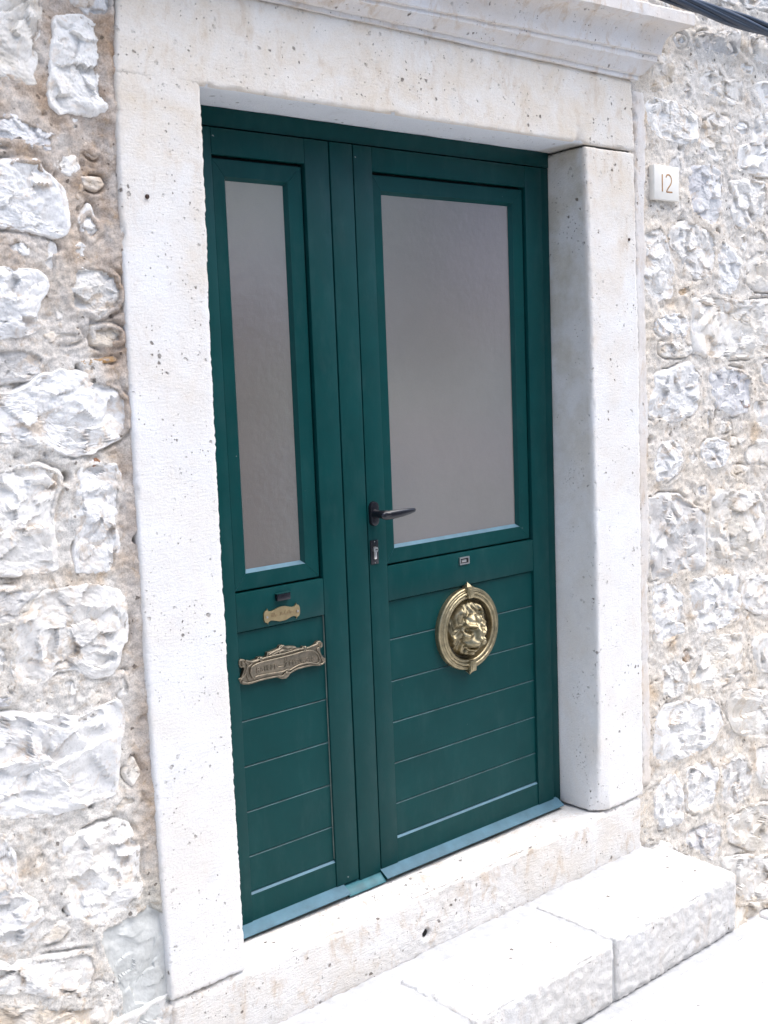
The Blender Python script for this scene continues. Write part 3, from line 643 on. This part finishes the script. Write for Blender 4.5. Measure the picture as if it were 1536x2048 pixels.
# fixed frame
FR = []
box('frame_post', (XL, y0 + .008, .004), (.0425, y0 + .07, 2.092), M_PAINT, door, .0015)
box('frame_post', (1.3285, y0 + .008, .004), (XR, y0 + .07, 2.051), M_PAINT, door, .0015)
box('frame_head', (.044, y0 + .006, 2.0525), (XR, y0 + .07, 2.0985), M_PAINT, door, .0015)
box('gasket', (.03, y0 + .03, .004), (1.35, y0 + .05, 2.06), M_RUBBER, door)
box('threshold_strip', (.004, y0 - .004, -.004), (1.364, y0 + .06, .003), M_RUBBER, door)

def sash(leaf, x0, x1, z0, z1, gx0, gx1, gz0, gz1):
    """four mitred glazing rails with a sloped bead, then the pane"""
    yf = y0 + .008; yb = y0 + .028; c = .009      # bead width
    oc = [(x0, z0), (x1, z0), (x1, z1), (x0, z1)]; ic = [(gx0, gz0), (gx1, gz0), (gx1, gz1), (gx0, gz1)]
    bc = [(gx0 + c, gz0 + c), (gx1 - c, gz0 + c), (gx1 - c, gz1 - c), (gx0 + c, gz1 - c)]
    for k in range(4):
        j = (k + 1) % 4; g = .0004
        def sh(p, q, s):      # keep a hairline at the mitres
            d = Vector((q[0] - p[0], q[1] - p[1])).normalized() * g * s; return (p[0] + d[0], p[1] + d[1])
        a0, a1 = sh(oc[k], oc[j], 1), sh(oc[j], oc[k], 1); b0, b1 = sh(ic[k], ic[j], 1), sh(ic[j], ic[k], 1); c0, c1 = sh(bc[k], bc[j], 1), sh(bc[j], bc[k], 1)
        prof = [((a0, a1), yb + .01), ((a0, a1), yf + .0015), (None, yf), ((b0, b1), yf), ((c0, c1), yb - .008), ((c0, c1), yb + .01)]
        e = .0015; ins = lambda p, q: (p[0] + (q[0] - p[0]) * e / .04, p[1] + (q[1] - p[1]) * e / .04)
        rows0 = []; rows1 = []
        for pr, y in prof:
            p0, p1 = pr if pr else (ins(a0, b0), ins(a1, b1))
            rows0.append((p0[0], y, p0[1])); rows1.append((p1[0], y, p1[1]))
        bm = bmesh.new(); A = [bm.verts.new(v) for v in rows0]; B = [bm.verts.new(v) for v in rows1]; n = len(A)
        for i in range(n): bm.faces.new([A[i], A[(i + 1) % n], B[(i + 1) % n], B[i]])
        bm.faces.new(A); bm.faces.new(B[::-1])
        me = bm_mesh(bm, 'sash_rail', 20); me.materials.append(M_PAINT); me.materials.append(M_DUSTLIT)
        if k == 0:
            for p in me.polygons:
                if p.normal.z > .3: p.material_index = 1  # lower bead takes the painted sky highlight
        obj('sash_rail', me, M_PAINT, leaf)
    box('glass_pane', (gx0 + .003, yb - .0085, gz0 + .003), (gx1 - .003, yb + .002, gz1 - .003), M_GLASS, leaf)

def plank_profile(z0, z1, yf, ch=.0020):
    return [(yf + .016, z0), (yf + .003, z0), (yf, z0 + .0016), (yf, z1 - ch), (yf + ch * .9, z1), (yf + .016, z1)]

def leaf(label, x0, x1, px0, px1, sx, gx, zp, capw):
    L = box('leaf', (x0 + .004, y0 + .036, .03), (x1 - .004, y0 + .052, 2.04), M_PAINT, door); tag(L, label)
    b = .0018
    box('stile', (x0, y0, .0285), (px0, y0 + .036, 2.0485), M_PAINT, L, b)
    box('stile', (px1, y0, .0285), (x1, y0 + .036, 2.0485), M_PAINT, L, b)
    box('top_rail', (px0 + .0004, y0, 1.9855), (px1 - .0004, y0 + .036, 2.0483), M_PAINT, L, b)
    box('middle_rail', (px0 + .0004, y0 + .001, .801), (px1 - .0004, y0 + .036, .9005), M_PAINT, L, b)
    sash(L, sx[0] + .004, sx[1] - .007, .9055, 1.9775, gx[0], gx[1], .948, 1.936)
    zz = [.7995] + zp
    for a, c in zip(zz, zz[1:]):
        prism_x('plank', plank_profile(c + .0005, a - .0003, y0 + .009), px0 + .0006, px1 - .0006, M_PAINT, L, M_GROOVELIT if a < .79 else None)
    prism_x('bottom_rail', plank_profile(.026, zp[-1] - .0004, y0 + .0035, .0050), px0 + .0006, px1 - .0006, M_PAINT, L, M_DUSTLIT)
    return L
ZP = [.6875, .5655, .4445, .323, .2025, .105]
LL = leaf('narrow left leaf with a tall slim pane', .0455, .4875, .1255, .4085, (.1255, .4085), (.1645, .3565), ZP, 0)
RL = leaf('wide right leaf with a broad pane and lever handle', .5725, 1.3245, .6375, 1.2505, (.6375, 1.2505), (.6725, 1.198), ZP, 0)
# astragal between the leaves
box('astragal', (.4915, y0 - .001, .022), (.5685, y0 + .036, 2.0485), M_PAINT, door, .002)
def weather(x0, x1, drop=.0, out=.029, z=.0295, top=None):
    pf = [(y0 + .012, z), (y0 - .002, z - .0015), (y0 - out, z - .017 - drop), (y0 - out - .001, z - .0195 - drop), (y0 - out + .002, z - .0225 - drop), (y0 + .012, z - .020 - drop)]
    prism_x('weather_bar', pf, x0, x1, M_PAINT, door, top)
weather(.020, .432, top=M_DUSTLIT); weather(.4325, .5665, .002, .024, .0225, top=M_LEDGE2); weather(.5675, 1.340, top=M_DUSTLIT)
# thin bead of old sealant where the left planks meet the stile
bm = bmesh.new()
pts = [(.4080, y0 + .0078, .11 + i * .79 / 40) for i in range(41)]
tube(bm, pts, [.0017 + .0004 * abs(math.sin(i * 2.3)) for i in range(41)], 6)
obj('sealant_bead', bm_mesh(bm, 'sealant_bead', 60), M_SEAL, door)

# lever handle
hx, hz = .592, 1.056
bm = bmesh.new(); n = 28; rings = []
for sc, yy in ((1.0, 0), (1.0, -.005), (.9, -.0095), (.55, -.011)):
    rings.append([bm.verts.new((hx + .016 * sc * math.cos(2 * math.pi * k / n), y0 + yy, hz + .018 * (1 if math.sin(2 * math.pi * k / n) > 0 else -1) + .0165 * sc * math.sin(2 * math.pi * k / n))) for k in range(n)])
for A, B in zip(rings, rings[1:]):
    for k in range(n): bm.faces.new([A[k], A[(k + 1) % n], B[(k + 1) % n], B[k]])
bm.faces.new(rings[-1])
hd = obj('handle', bm_mesh(bm, 'handle', 40), M_BLACK, door); tag(hd, 'black lever handle on an oval backplate')
bm = bmesh.new()
tube(bm, [(hx, y0 - .006, hz), (hx, y0 - .018, hz), (hx, y0 - .030, hz), (hx + .002, y0 - .042, hz), (hx + .008, y0 - .050, hz), (hx + .018, y0 - .053, hz)], [.0145, .0118, .0115, .012, .0118, .008], 16)
obj('neck', bm_mesh(bm, 'neck', 60), M_BLACK, hd)
bm = bmesh.new()
lv = [(hx - .012, .004), (hx - .008, .0085), (hx + .002, .0118), (hx + .018, .0128), (hx + .04, .0122), (hx + .065, .0105), (hx + .09, .0082), (hx + .104, .0062), (hx + .110, .0040), (hx + .113, .0012)]
tube(bm, [(x, y0 - .050 - .006 * math.sin((x - hx) / .11 * 2.5), hz - .003 + .05 * (x - hx)) for x, r in lv], [r for x, r in lv], 18, flat=.62)
obj('lever', bm_mesh(bm, 'lever', 70), M_BLACK, hd)
# lock: dark plate and profile cylinder
lk = box('lock_plate', (.5755, y0 - .004, .9145), (.604, y0 + .001, .982), M_BLACK, door, .0015)
def disc(bm, cx, cz, r, ya, yb, n=24):
    a = [bm.verts.new((cx + r * math.cos(2 * math.pi * k / n), ya, cz + r * math.sin(2 * math.pi * k / n))) for k in range(n)]
    b = [bm.verts.new((v.co.x * .94 + cx * .06, yb, v.co.z * .94 + cz * .06)) for v in a]
    for k in range(n): bm.faces.new([a[k], a[(k + 1) % n], b[(k + 1) % n], b[k]])
    bm.faces.new(b)
bm = bmesh.new(); disc(bm, .5905, .9555, .0085, y0 - .002, y0 - .009)
obj('cylinder', bm_mesh(bm, 'cylinder', 40), M_STEEL, lk)
box('cylinder_tail', (.5855, y0 - .0075, .9285), (.5955, y0 - .002, .951), M_STEEL, lk, .0022)
box('keyhole', (.588, y0 - .0098, .954), (.596, y0 - .0085, .9568), M_DARK, lk, .0004)
for zz in (.9185, .978): 
    bm = bmesh.new(); disc(bm, .59, zz, .0016, y0 - .003, y0 - .005, 10); obj('screw', bm_mesh(bm, 'screw', 40), M_STEEL, lk)
# small steel keeper in the right middle rail
def frame_rect(name, x0, x1, z0, z1, t, ya, yb, mat, parent):
    bm = bmesh.new()
    for lo, hi in (((x0, yb, z0), (x1, ya, z0 + t)), ((x0, yb, z1 - t), (x1, ya, z1)), ((x0, yb, z0 + t), (x0 + t, ya, z1 - t)), ((x1 - t, yb, z0 + t), (x1, ya, z1 - t))):
        b2 = box_bm(lo, hi); me = bpy.data.meshes.new('t'); b2.to_mesh(me); b2.free(); bm.from_mesh(me); bpy.data.meshes.remove(me)
    return obj(name, bm_mesh(bm, name, 30), mat, parent)
kp = frame_rect('keeper', .9205, .9610, .8650, .8875, .004, y0 + .002, y0 - .004, M_STEEL, door)
box('slot', (.924, y0 - .0015, .868), (.958, y0 + .002, .884), M_DARK, kp); box('tongue', (.930, y0 - .003, .872), (.949, y0, .8795), M_STEEL, kp, .0008)
# small dark latch box in the left middle rail
lb = box('latch_box', (.2475, y0 - .010, .8645), (.290, y0 + .001, .8825), M_BLACK, door, .0012)
box('latch_top', (.2465, y0 - .0105, .8828), (.2915, y0 + .001, .8846), M_PAINT, lb, .0004)

# brass name plate
def extrude_outline(name, pts, ya, yb, mat, parent, bev=.0012, seg=2):
    bm = bmesh.new(); vs = [bm.verts.new((x, ya, z)) for x, z in pts]; f = bm.faces.new(vs)
    if f.normal.y > 0: f.normal_flip()
    f.normal_update()
    r = bmesh.ops.extrude_face_region(bm, geom=[f]); nv = [g for g in r['geom'] if isinstance(g, bmesh.types.BMVert)]
    for v in nv: v.co.y = yb
    top = [e for e in bm.edges if abs(e.verts[0].co.y - yb) < 1e-6 and abs(e.verts[1].co.y - yb) < 1e-6]
    if bev: bmesh.ops.bevel(bm, geom=top, offset=bev, segments=seg, affect='EDGES', profile=.6)
    return obj(name, bm_mesh(bm, name, 40), mat, parent)
def zoomL(u, v, Y=D - .008): return unp(460 + u / 6.4, 1160 + v / 6.4, Y)
half = [(0, .0190), (.012, .0182), (.022, .0150), (.032, .0125), (.040, .0128), (.0455, .0165), (.0465, .0210), (.0485, .0165), (.0540, .0145), (.0575, .0080), (.058, 0)]
full = half + [(x, -z) for x, z in half[-2::-1]] + [(-x, -z) for x, z in half[1:]] + [(-x, z) for x, z in half[-2:0:-1]]
ol = spline(full, 3, True); ncx, ncz = .2650, .8285
npl = extrude_outline('name_plate', [(ncx + p[0], ncz + p[1]) for p in ol], y0 + .001, y0 - .003, M_BRASSN, door, 0); tag(npl, 'small engraved brass name plate with scrolled ends')
for sx in (-.0495, .0495):
    bm = bmesh.new(); disc(bm, ncx + sx, ncz - .001, .0034, y0 - .0035, y0 - .0062, 14); obj('screw', bm_mesh(bm, 'screw', 40), M_STEEL, npl)
bm = bmesh.new()      # unreadable engraved script
for seg_ in ([(-.035, -.003), (-.032, .006), (-.029, -.004), (-.025, .007), (-.022, -.004), (-.018, .001), (-.015, -.003)], [(-.007, -.004), (-.003, .006), (0, -.003), (.002, .001), (.005, -.003), (.007, .002)], [(.011, .009), (.009, .001), (.013, -.005), (.018, -.002), (.02, .002), (.017, -.002), (.024, .007), (.026, -.003), (.03, .001), (.036, -.002)]):
    tube(bm, [(ncx + p[0], y0 - .0040, ncz + p[1]) for p in spline(seg_, 6)], .0006, 5)
obj('engraving', bm_mesh(bm, 'engraving', 60), mat_plain('engraving_patina', (.30, .22, .12), .6), npl)

# ---- letter plate
OUT = [(130,1045),(150,1022),(200,1022),(225,1045),(290,1045),(365,1020),(375,995),(430,985),(455,1005),(490,980),(495,935),(560,915),(640,880),(655,845),(700,835),(725,858),(790,850),(850,852),(880,880),(940,878),(955,852),(990,855),(1000,880),(1060,865),(1110,830),(1135,795),(1170,783),(1205,810),(1205,855),(1170,885),(1175,920),(1195,970),(1215,995),(1240,1005),(1240,1050),(1215,1085),(1160,1105),(1080,1105),(1000,1120),(900,1145),(830,1180),(790,1205),(765,1240),(740,1265),(690,1275),(640,1260),(620,1245),(540,1262),(440,1285),(340,1320),(260,1345),(190,1345),(150,1320),(125,1268),(165,1255),(185,1200),(200,1150),(195,1125),(155,1130),(130,1095)]
lp = extrude_outline('letter_plate', [zoomL(*p) for p in OUT], y0 + .009, y0 - .009, M_BRONZE, door, .0025, 3); lp.location.y = .006; tag(lp, 'ornate bronze letter plate reading BRIEFE ZEITUNGEN')
def rim(pts, r, yy, closed=False, n=6, name='rim'):
    q = spline([zoomL(*p) for p in pts], 5, closed); bm = bmesh.new()
    if closed: q = list(q) + [q[0]]
    tube(bm, [(p[0], yy, p[1]) for p in q], r, 8, up=Vector((0, 1, 0)))
    return obj(name, bm_mesh(bm, name, 60), M_BRONZE, lp)
FL = [(290,1235),(270,1180),(285,1120),(340,1080),(430,1050),(560,1020),(700,985),(830,950),(950,915),(1040,905),(1105,930),(1145,985),(1150,1040),(1110,1075),(1020,1060),(900,1085),(820,1125),(780,1150),(730,1150),(680,1175),(560,1195),(440,1215),(340,1240),(320,1265)]
fp = extrude_outline('flap', [zoomL(*p, D - .012) for p in FL], y0 - .008, y0 - .0125, M_BRONZE, lp, .001, 1)
rim(FL, .0024, y0 - .0125, True)
rim([(160,1060),(190,1085),(175,1110),(165,1080)], .0028, y0 - .0105); rim([(1170,820),(1185,845),(1165,855),(1150,835)], .0028, y0 - .0105)
rim([(200,1045),(235,1080),(225,1150),(195,1230),(150,1280)], .0026, y0 - .010); rim([(235,1050),(300,1060),(240,1130),(225,1220),(260,1300)], .0022, y0 - .010)
rim([(1150,870),(1125,890),(1165,950),(1190,1020),(1215,1060)], .0026, y0 - .010)
rim([(210,1035),(300,1052),(400,1020),(520,985),(700,945),(880,895),(1000,875),(1130,820)], .0026, y0 - .0105)
rim([(160,1310),(240,1325),(340,1300),(480,1262),(620,1235),(680,1235),(720,1200),(780,1190),(840,1150),(940,1118),(1060,1090),(1180,1080),(1225,1040)], .0026, y0 - .0105)
rim([(510,960),(560,930),(650,885),(690,848),(740,870),(850,868)], .0024, y0 - .0100); rim([(550,965),(620,925),(690,900),(760,905),(820,880)], .002, y0 - .0100)
rim([(640,935),(685,905),(720,935),(680,965)], .002, y0 - .0105, True)
for p in ((400,1020),(970,880),(730,1190)):
    q = zoomL(*p); bm = bmesh.new(); bmesh.ops.create_uvsphere(bm, u_segments=14, v_segments=8, radius=.006)
    for v in bm.verts: v.co = Vector((v.co.x * .9 + q[0], v.co.y * .8 + y0 - .011, v.co.z * (1.25 if p[0] != 730 else .8) + q[1]))
    obj('boss', bm_mesh(bm, 'boss', 60), M_BRONZE, lp)
for p in ((175,1075),(1172,835),(185,1300),(1215,1030)):
    q = zoomL(*p); bm = bmesh.new(); disc(bm, q[0], q[1], .0034, y0 - .0085, y0 - .0105, 12); obj('screw', bm_mesh(bm, 'screw', 40), M_BRONZE, lp)
DG = bpy.context.evaluated_depsgraph_get()
def text_mesh(body, size, ext, loc, rot, mat, parent, name='lettering', sx=1.0):
    cu_ = bpy.data.curves.new('txt', 'FONT'); cu_.body = body; cu_.size = size; cu_.extrude = ext; cu_.bevel_depth = .0004; cu_.align_x = 'CENTER'; cu_.offset = .0002
    o = bpy.data.objects.new('txt', cu_); COL.objects.link(o)
    bpy.context.view_layer.update(); dg = bpy.context.evaluated_depsgraph_get()
    me = bpy.data.meshes.new_from_object(o.evaluated_get(dg)); bpy.data.objects.remove(o)
    me.transform(Matrix.Translation(loc) @ Matrix.Rotation(rot, 4, 'Y') @ Matrix.Rotation(R(90), 4, 'X') @ Matrix.Diagonal((sx, 1, 1, 1)))
    me.name = name; me.materials.clear(); return obj(name, me, mat, parent)
def put_text(body, u0, v0, u1, v1, big=None):
    a = zoomL(u0, v0, D - .013); b = zoomL(u1, v1, D - .013)
    n = len(body); tot = 0; ws = [(1.3 if (c in 'BZ' and i == 0) else .62 if c == 'I' else 1.05) for i, c in enumerate(body)]; T = sum(ws); x = 0
    L = b[0] - a[0]; ang = math.atan2(b[1] - a[1], b[0] - a[0])
    for i, c in enumerate(body):
        f = (x + ws[i] / 2) / T; x += ws[i]; sz = .0205 if i == 0 else .0165
        text_mesh(c, sz, .0009, (a[0] + L * f, y0 - .0130, a[1] + (b[1] - a[1]) * f - (.002 if i == 0 else 0)), -ang, M_BRONZE, lp, 'letter', .92)
put_text('BRIEFE', 345, 1185, 625, 1140); put_text('ZEITUNGEN', 712, 1110, 1110, 1030)
a, b = zoomL(632, 1118, D - .013), zoomL(705, 1105, D - .013)
bm = bmesh.new(); tube(bm, [(a[0], y0 - .0132, a[1]), (b[0], y0 - .0132, b[1])], .0011, 6); obj('dash', bm_mesh(bm, 'dash', 60), M_BRONZE, lp)
for u, v in ((705,1020),(735,1012)):
    q = zoomL(u, v); bm = bmesh.new(); disc(bm, q[0], q[1], .0018, y0 - .012, y0 - .0145, 10); obj('dot', bm_mesh(bm, 'dot', 40), M_BRONZE, lp)

# ---- brass lion mask in a reeded ring
LX, LZ = .948, .668
lion = extrude_outline('lion_ornament', [(LX + .108 * math.cos(a), LZ + .108 * math.sin(a)) for a in np.linspace(0, 2 * math.pi, 48, endpoint=False)], y0 + .010, y0 + .001, mat_metal('dark_patinated_bronze', (.075, .065, .045), .5), door, .001); lion.location.y = .004; tag(lion, 'brass lion head inside a reeded round ring')
prof = []
for c_, r_, yo in ((.1205, .0062, .008), (.1100, .0070, .014), (.1000, .0055, .012)):
    for k in range(9):
        a = math.pi * (1 - k / 8) if True else 0
        prof.append((c_ - r_ * math.cos(math.pi - a) * 1.0, y0 - yo - r_ * math.sin(a) * .95))
prof.sort(key=lambda p: -p[0]); prof = [(.1265, y0 + .009)] + prof + [(.0945, y0 - .004), (.0925, y0 + .004)]
n = 96; V = []; F = []
for k in range(n):
    a = 2 * math.pi * k / n
    for j, (r_, y_) in enumerate(prof):
        rope = .0010 * math.sin(26 * a + j) if 9 < j < 20 else 0
        V.append((LX + r_ * math.cos(a), y_ - rope, LZ + r_ * .99 * math.sin(a)))
npf = len(prof)
for k in range(n):
    for j in range(npf - 1): F.append([k * npf + j, ((k + 1) % n) * npf + j, ((k + 1) % n) * npf + j + 1, k * npf + j + 1])
me = mesh_np('ring', V, F); bm = bmesh.new(); bm.from_mesh(me); bmesh.ops.recalc_face_normals(bm, faces=bm.faces[:]); bm.to_mesh(me); bm.free()
obj('ring', me, M_BRASS, lion)
for sgn in (1, -1):
    bm = bmesh.new(); cz = LZ + sgn * .112
    for lo, hi in (((LX - .0125, y0 - .026, cz - .017), (LX + .0125, y0 + .004, cz + .017)), ((LX - .0085, y0 - .029, cz - .012), (LX + .0085, y0 - .02, cz + .012))):
        b2 = box_bm(lo, hi, .0025); t = bpy.data.meshes.new('t'); b2.to_mesh(t); b2.free(); bm.from_mesh(t); bpy.data.meshes.remove(t)
    vs = [bm.verts.new(v) for v in ((LX - .011, y0 - .018, cz + sgn * .016), (LX + .011, y0 - .018, cz + sgn * .016), (LX + .011, y0 + .004, cz + sgn * .016), (LX - .011, y0 + .004, cz + sgn * .016), (LX, y0 - .008, cz + sgn * .030))]
    for q in ((0, 1, 4), (1, 2, 4), (2, 3, 4), (3, 0, 4), (3, 2, 1, 0)): bm.faces.new([vs[i] for i in q])
    obj('finial', bm_mesh(bm, 'finial', 30), M_BRASS, lion)
def lion_head():
    n = 200; u = np.linspace(-1, 1, n); U, Wv = np.meshgrid(u, u, indexing='ij'); u = U.ravel(); v = Wv.ravel()
    du = u * np.sqrt(1 - v * v / 2); dv = v * np.sqrt(1 - u * u / 2)
    x = du * .094; z = dv * .094; ax = np.abs(x); rr = np.hypot(x, z)
    G = lambda cx, cz, sx, sz, p=2.0: np.exp(-(((ax - cx) / sx) ** 2 + ((z - cz) / sz) ** 2) ** (p / 2))
    # domed skull, the face standing on it
    H = .003 + .017 * np.clip(1 - (ax / .080) ** 2 - ((z - .004) / .090) ** 2, 0, 1) ** .6
    fmask = np.clip(1 - (ax / .047) ** 2 - ((z + .008) / .060) ** 2, 0, 1); H = H + .026 * fmask ** .5
    # mane: S-shaped locks swept back from the face
    ang = np.arctan2(z + .012, ax + 1e-6); rf = np.hypot(ax * 1.12, (z + .004) * .92)
    mane = sstep(.042, .054, rf) * sstep(.093, .080, rr)
    sw = ang * 7.0 + 1.3 * np.sin(rf * 110 + ang * 2) + rf * 25
    lock = .5 + .5 * np.sin(sw); H = H + mane * (.011 * lock ** .8 - .003 + .0022 * np.sin(sw * 3 + 1))
    # tufts standing up on the forehead, ears curled at their sides
    H = H + G(.0, .058, .026, .016) * (.007 + .004 * np.sin(ax * 300 + 1.5))
    H = H + .011 * G(.036, .052, .013, .011) - .011 * G(.037, .051, .006, .0055)
    # forehead with its furrow, heavy brows running down to the nose
    H = H + .009 * G(.013, .034, .012, .018) - .005 * np.exp(-(ax / .0035) ** 2) * sstep(.012, .03, z) * sstep(.062, .045, z)
    bz = z - (.013 + .30 * np.clip(ax - .010, 0, .03)); H = H + .015 * np.exp(-(bz / .0075) ** 2) * sstep(.006, .012, ax) * sstep(.044, .034, ax)
    # eyes deep below the brows
    H = H - .022 * G(.0235, .004, .0115, .0075) + .010 * G(.0245, .003, .0060, .0040, 3)
    # cheeks
    H = H + .012 * G(.036, -.013, .012, .010)
    # nose: broad flat bridge widening to the tip
    br = .0085 + .0035 * np.clip(-z / .02, 0, 1); nose = np.exp(-(ax / br) ** 4) * sstep(.026, -.002, z) * sstep(-.037, -.021, z)
    H = H + nose * (.013 + .006 * np.clip((.012 - z) / .036, 0, 1))
    H = H + .004 * G(.0095, -.0225, .0065, .006, 3) - .007 * G(.008, -.0275, .0038, .0028)
    # muzzle pads split by a groove
    H = H + .023 * G(.0150, -.038, .0185, .0145, 2.8) - .010 * np.exp(-(ax / .0025) ** 2) * sstep(-.028, -.034, z) * sstep(-.056, -.050, z)
    # mouth corner, lower lip and bearded chin
    H = H - .012 * np.exp(-((z + .0545 - .35 * np.maximum(ax - .014, 0)) / .0030) ** 2) * sstep(.040, .030, ax)
    H = H + .012 * G(0, -.064, .017, .0065, 3) + G(0, -.075, .032, .011) * (.007 + .003 * np.sin(ax * 380))
    p3 = np.stack([x, z, 0 * x], 1); H = H + .0008 * fbm(p3, 90, 3, seed=91)
    H = H * sstep(1.0, .86, np.hypot(x / .084, z / .090))
    V = np.stack([LX + x, y0 + .003 - H * 1.12, LZ + z], 1)
    i = np.arange(n - 1)[:, None] * n + np.arange(n - 1)[None]; F = np.stack([i, i + n, i + n + 1, i + 1], -1).reshape(-1, 4)
    me = mesh_np('lion_head', V, F); me.materials.append(M_BRASS); me.materials.append(mat_metal('patinated_mane_brass', (.32, .27, .17), .42, (.11, .10, .065), .8, sc=45))
    fc = (fmask[F].mean(1) < .10) & (V[F][:, :, 2].mean(1) < LZ + .05) | (fmask[F].mean(1) <= .0)
    me.polygons.foreach_set('material_index', fc.astype(np.int32)); return obj('lion_head', me, M_BRASS, lion)
lion_head()

# ------------------------------------------------------------------ house number
num = thing('house_number_plate', 'small white house number plate with a thin ochre 12', 'number plate')
box('plate', (1.698, -.0060, 1.960), (1.832, .016, 2.069), M_WHITE, num, .003)
def stroke(pts, r=.0022):
    bm = bmesh.new(); q = spline(pts, 6) if len(pts) > 2 else [np.array(p) for p in pts]
    tube(bm, [(p[0], -.0064, p[1]) for p in q], r, 6, up=Vector((0, 1, 0)), flat=1.0)
    for v in bm.verts: v.co.y = -.0062 + (v.co.y + .0064) * .3
    return obj('digit', bm_mesh(bm, 'digit', 60), M_GOLD, num)
stroke([(1.740, 2.040), (1.740, 1.986)], .0032)
stroke([(1.760, 2.032), (1.765, 2.039), (1.776, 2.041), (1.787, 2.034), (1.790, 2.022), (1.784, 2.010), (1.772, 1.999), (1.763, 1.988), (1.766, 1.9865), (1.779, 1.9865), (1.794, 1.9868)], .0026); num.location.y = .005

# ------------------------------------------------------------------ cable bundle
cab = thing('cable_bundle', 'bundle of black cables strung along the wall above the cornice end', 'cable')
for k in range(7):
    bm = bmesh.new(); a0 = k * 2 * math.pi / 6; pts = []
    for i in range(140):
        x = -1.75 + i * .042; a = a0 + x * (3.2 + .4 * math.sin(k)) ; rr = .013 if k < 6 else 0
        zc = 2.575 - .018 * math.sin((x - 1.7) * 2.2) + .012 * (x - 1.9) + .004 * math.sin(x * 9 + k)
        pts.append((x, -.045 + rr * math.cos(a), zc + rr * 1.1 * math.sin(a)))
    tube(bm, pts, .0072 + .0012 * (k % 3), 8); obj('cable', bm_mesh(bm, 'cable', 60), M_CABLE, cab)

# ------------------------------------------------------------------ step and pavement
stp = thing('stone_step', 'white limestone doorstep of rough faced blocks below the sill', 'step')
SZ = -.1646
for i, (a, b, yb, sd) in enumerate(((1.004, 1.61, -.045, 11), (.432, .992, -.076, 12), (-.16, .420, -.080, 13))):
    def wf(P, i=i):
        P = P.copy(); f = np.clip((P[:, 2] + .34) / .18, 0, 1)
        if i == 0: P[:, 0] += np.clip((P[:, 0] - 1.3) / .3, 0, 1) * (P[:, 1] + .355) * .11
        P[:, 1] += (1 - f) * .004; return P
    def cv(P, dv, s=sd): return (dv[:, 1] < -.5) * .008 * np.clip(fbm(P, 24, 4, .6, s, True), -.3, 1) + (dv[:, 2] > .5) * .0015 * fbm(P, 18, 3, seed=s)
    block('step_block', (a, -.357, -.352), (b, yb, SZ), M_STEP, stp, res=.0065, rad=.011, amp=.004, fine=.001, seed=sd, warp=wf, carve=cv)
block('mortar_bed', (-.18, -.34, -.36), (1.60, .004, SZ - .008), M_CEM, stp, res=.012, rad=.004, amp=.005, fine=.0015, seed=15)

GZ = -.343; LZ2 = -.685
pav = bpy.data.objects.new('pavement', bpy.data.meshes.new('pavement')); COL.objects.link(pav); tag(pav, kind='structure')
V = [(-30, -30, GZ - .012), (1.61, -30, GZ - .012), (1.61, .06, GZ - .012), (-30, .06, GZ - .012), (1.61, -30, LZ2 - .012), (1.61, .06, LZ2 - .012), (30, -30, LZ2 - .012), (30, .06, LZ2 - .012)]
pav.data.from_pydata(V, [], [[0, 1, 2, 3], [1, 4, 5, 2], [4, 6, 7, 5]]); pav.data.materials.append(M_CEM)
def slab(x0, x1, ya, yb, z, sd, res=.016): return block('paving_slab', (x0, ya, z - .03), (x1, yb, z), M_PAVE, pav, res=res, rad=.007, amp=.003, fine=.0008, seed=sd)
pr = random.Random(5); y = -.392; row = 0
while y > -4.0:
    dpt = pr.uniform(.42, .55) if row else .62; x = 1.605
    while x > -3.2:
        ww = pr.uniform(.55, .9) if not (row == 0 and x > 1.5) else .85
        slab(x - ww + .007, x - .005, y - dpt + .01, y, GZ + pr.uniform(-.002, .002), pr.uniform(20, 90), .012 if row == 0 and x > .5 else .05); x -= ww
    x = 1.66
    while x < 4.2:
        ww = pr.uniform(.55, .9); slab(x, x + ww - .012, y - dpt + .01, y, LZ2 + pr.uniform(-.002, .002), pr.uniform(20, 90), .05); x += ww
    y -= dpt; row += 1
for x in (1.66, 2.35, 3.1): slab(x, x + .68, -.362, .045, LZ2, 40 + x, .014)

# ------------------------------------------------------------------ the house across the alley (seen in the panes)
opp = thing('opposite_house', 'pale stone house across the alley, mirrored faintly in the door panes', 'house')
OY = -4.6
box('wall', (-9, OY - .5, -1), (13, OY - .03, 4.1), M_PLAST, opp)
cr_ = random.Random(9); z = -.35; meshes = []
while z < 4.0:
    hh = cr_.uniform(.26, .36); x = .2 + cr_.uniform(0, .4)
    while x < 7.2:
        ww = cr_.uniform(.45, .85); c = box('ashlar', (x, OY - .04, z), (x + ww - .012, OY + cr_.uniform(0, .012), z + hh - .012), M_ASH, opp, .006, 1); c.color = (*[cr_.uniform(.55, 1.15) * q for q in (.62, .57, .51)], 1); x += ww
    z += hh
box('doorway', (2.95, OY - .02, -.35), (3.85, OY + .04, 2.02), mat_plain('opposite_door_wood', (.09, .06, .045), .6), opp, .01)
for x in (4.75, .9):
    wd = box('window', (x, OY - .02, 1.3), (x + .9, OY + .05, 2.9), M_JAMB, opp, .01)
    for s in (0, 1): box('shutter', (x + .08 + s * .375, OY + .04, 1.4), (x + .445 + s * .375, OY + .075, 2.8), M_SHUT, wd, .004)
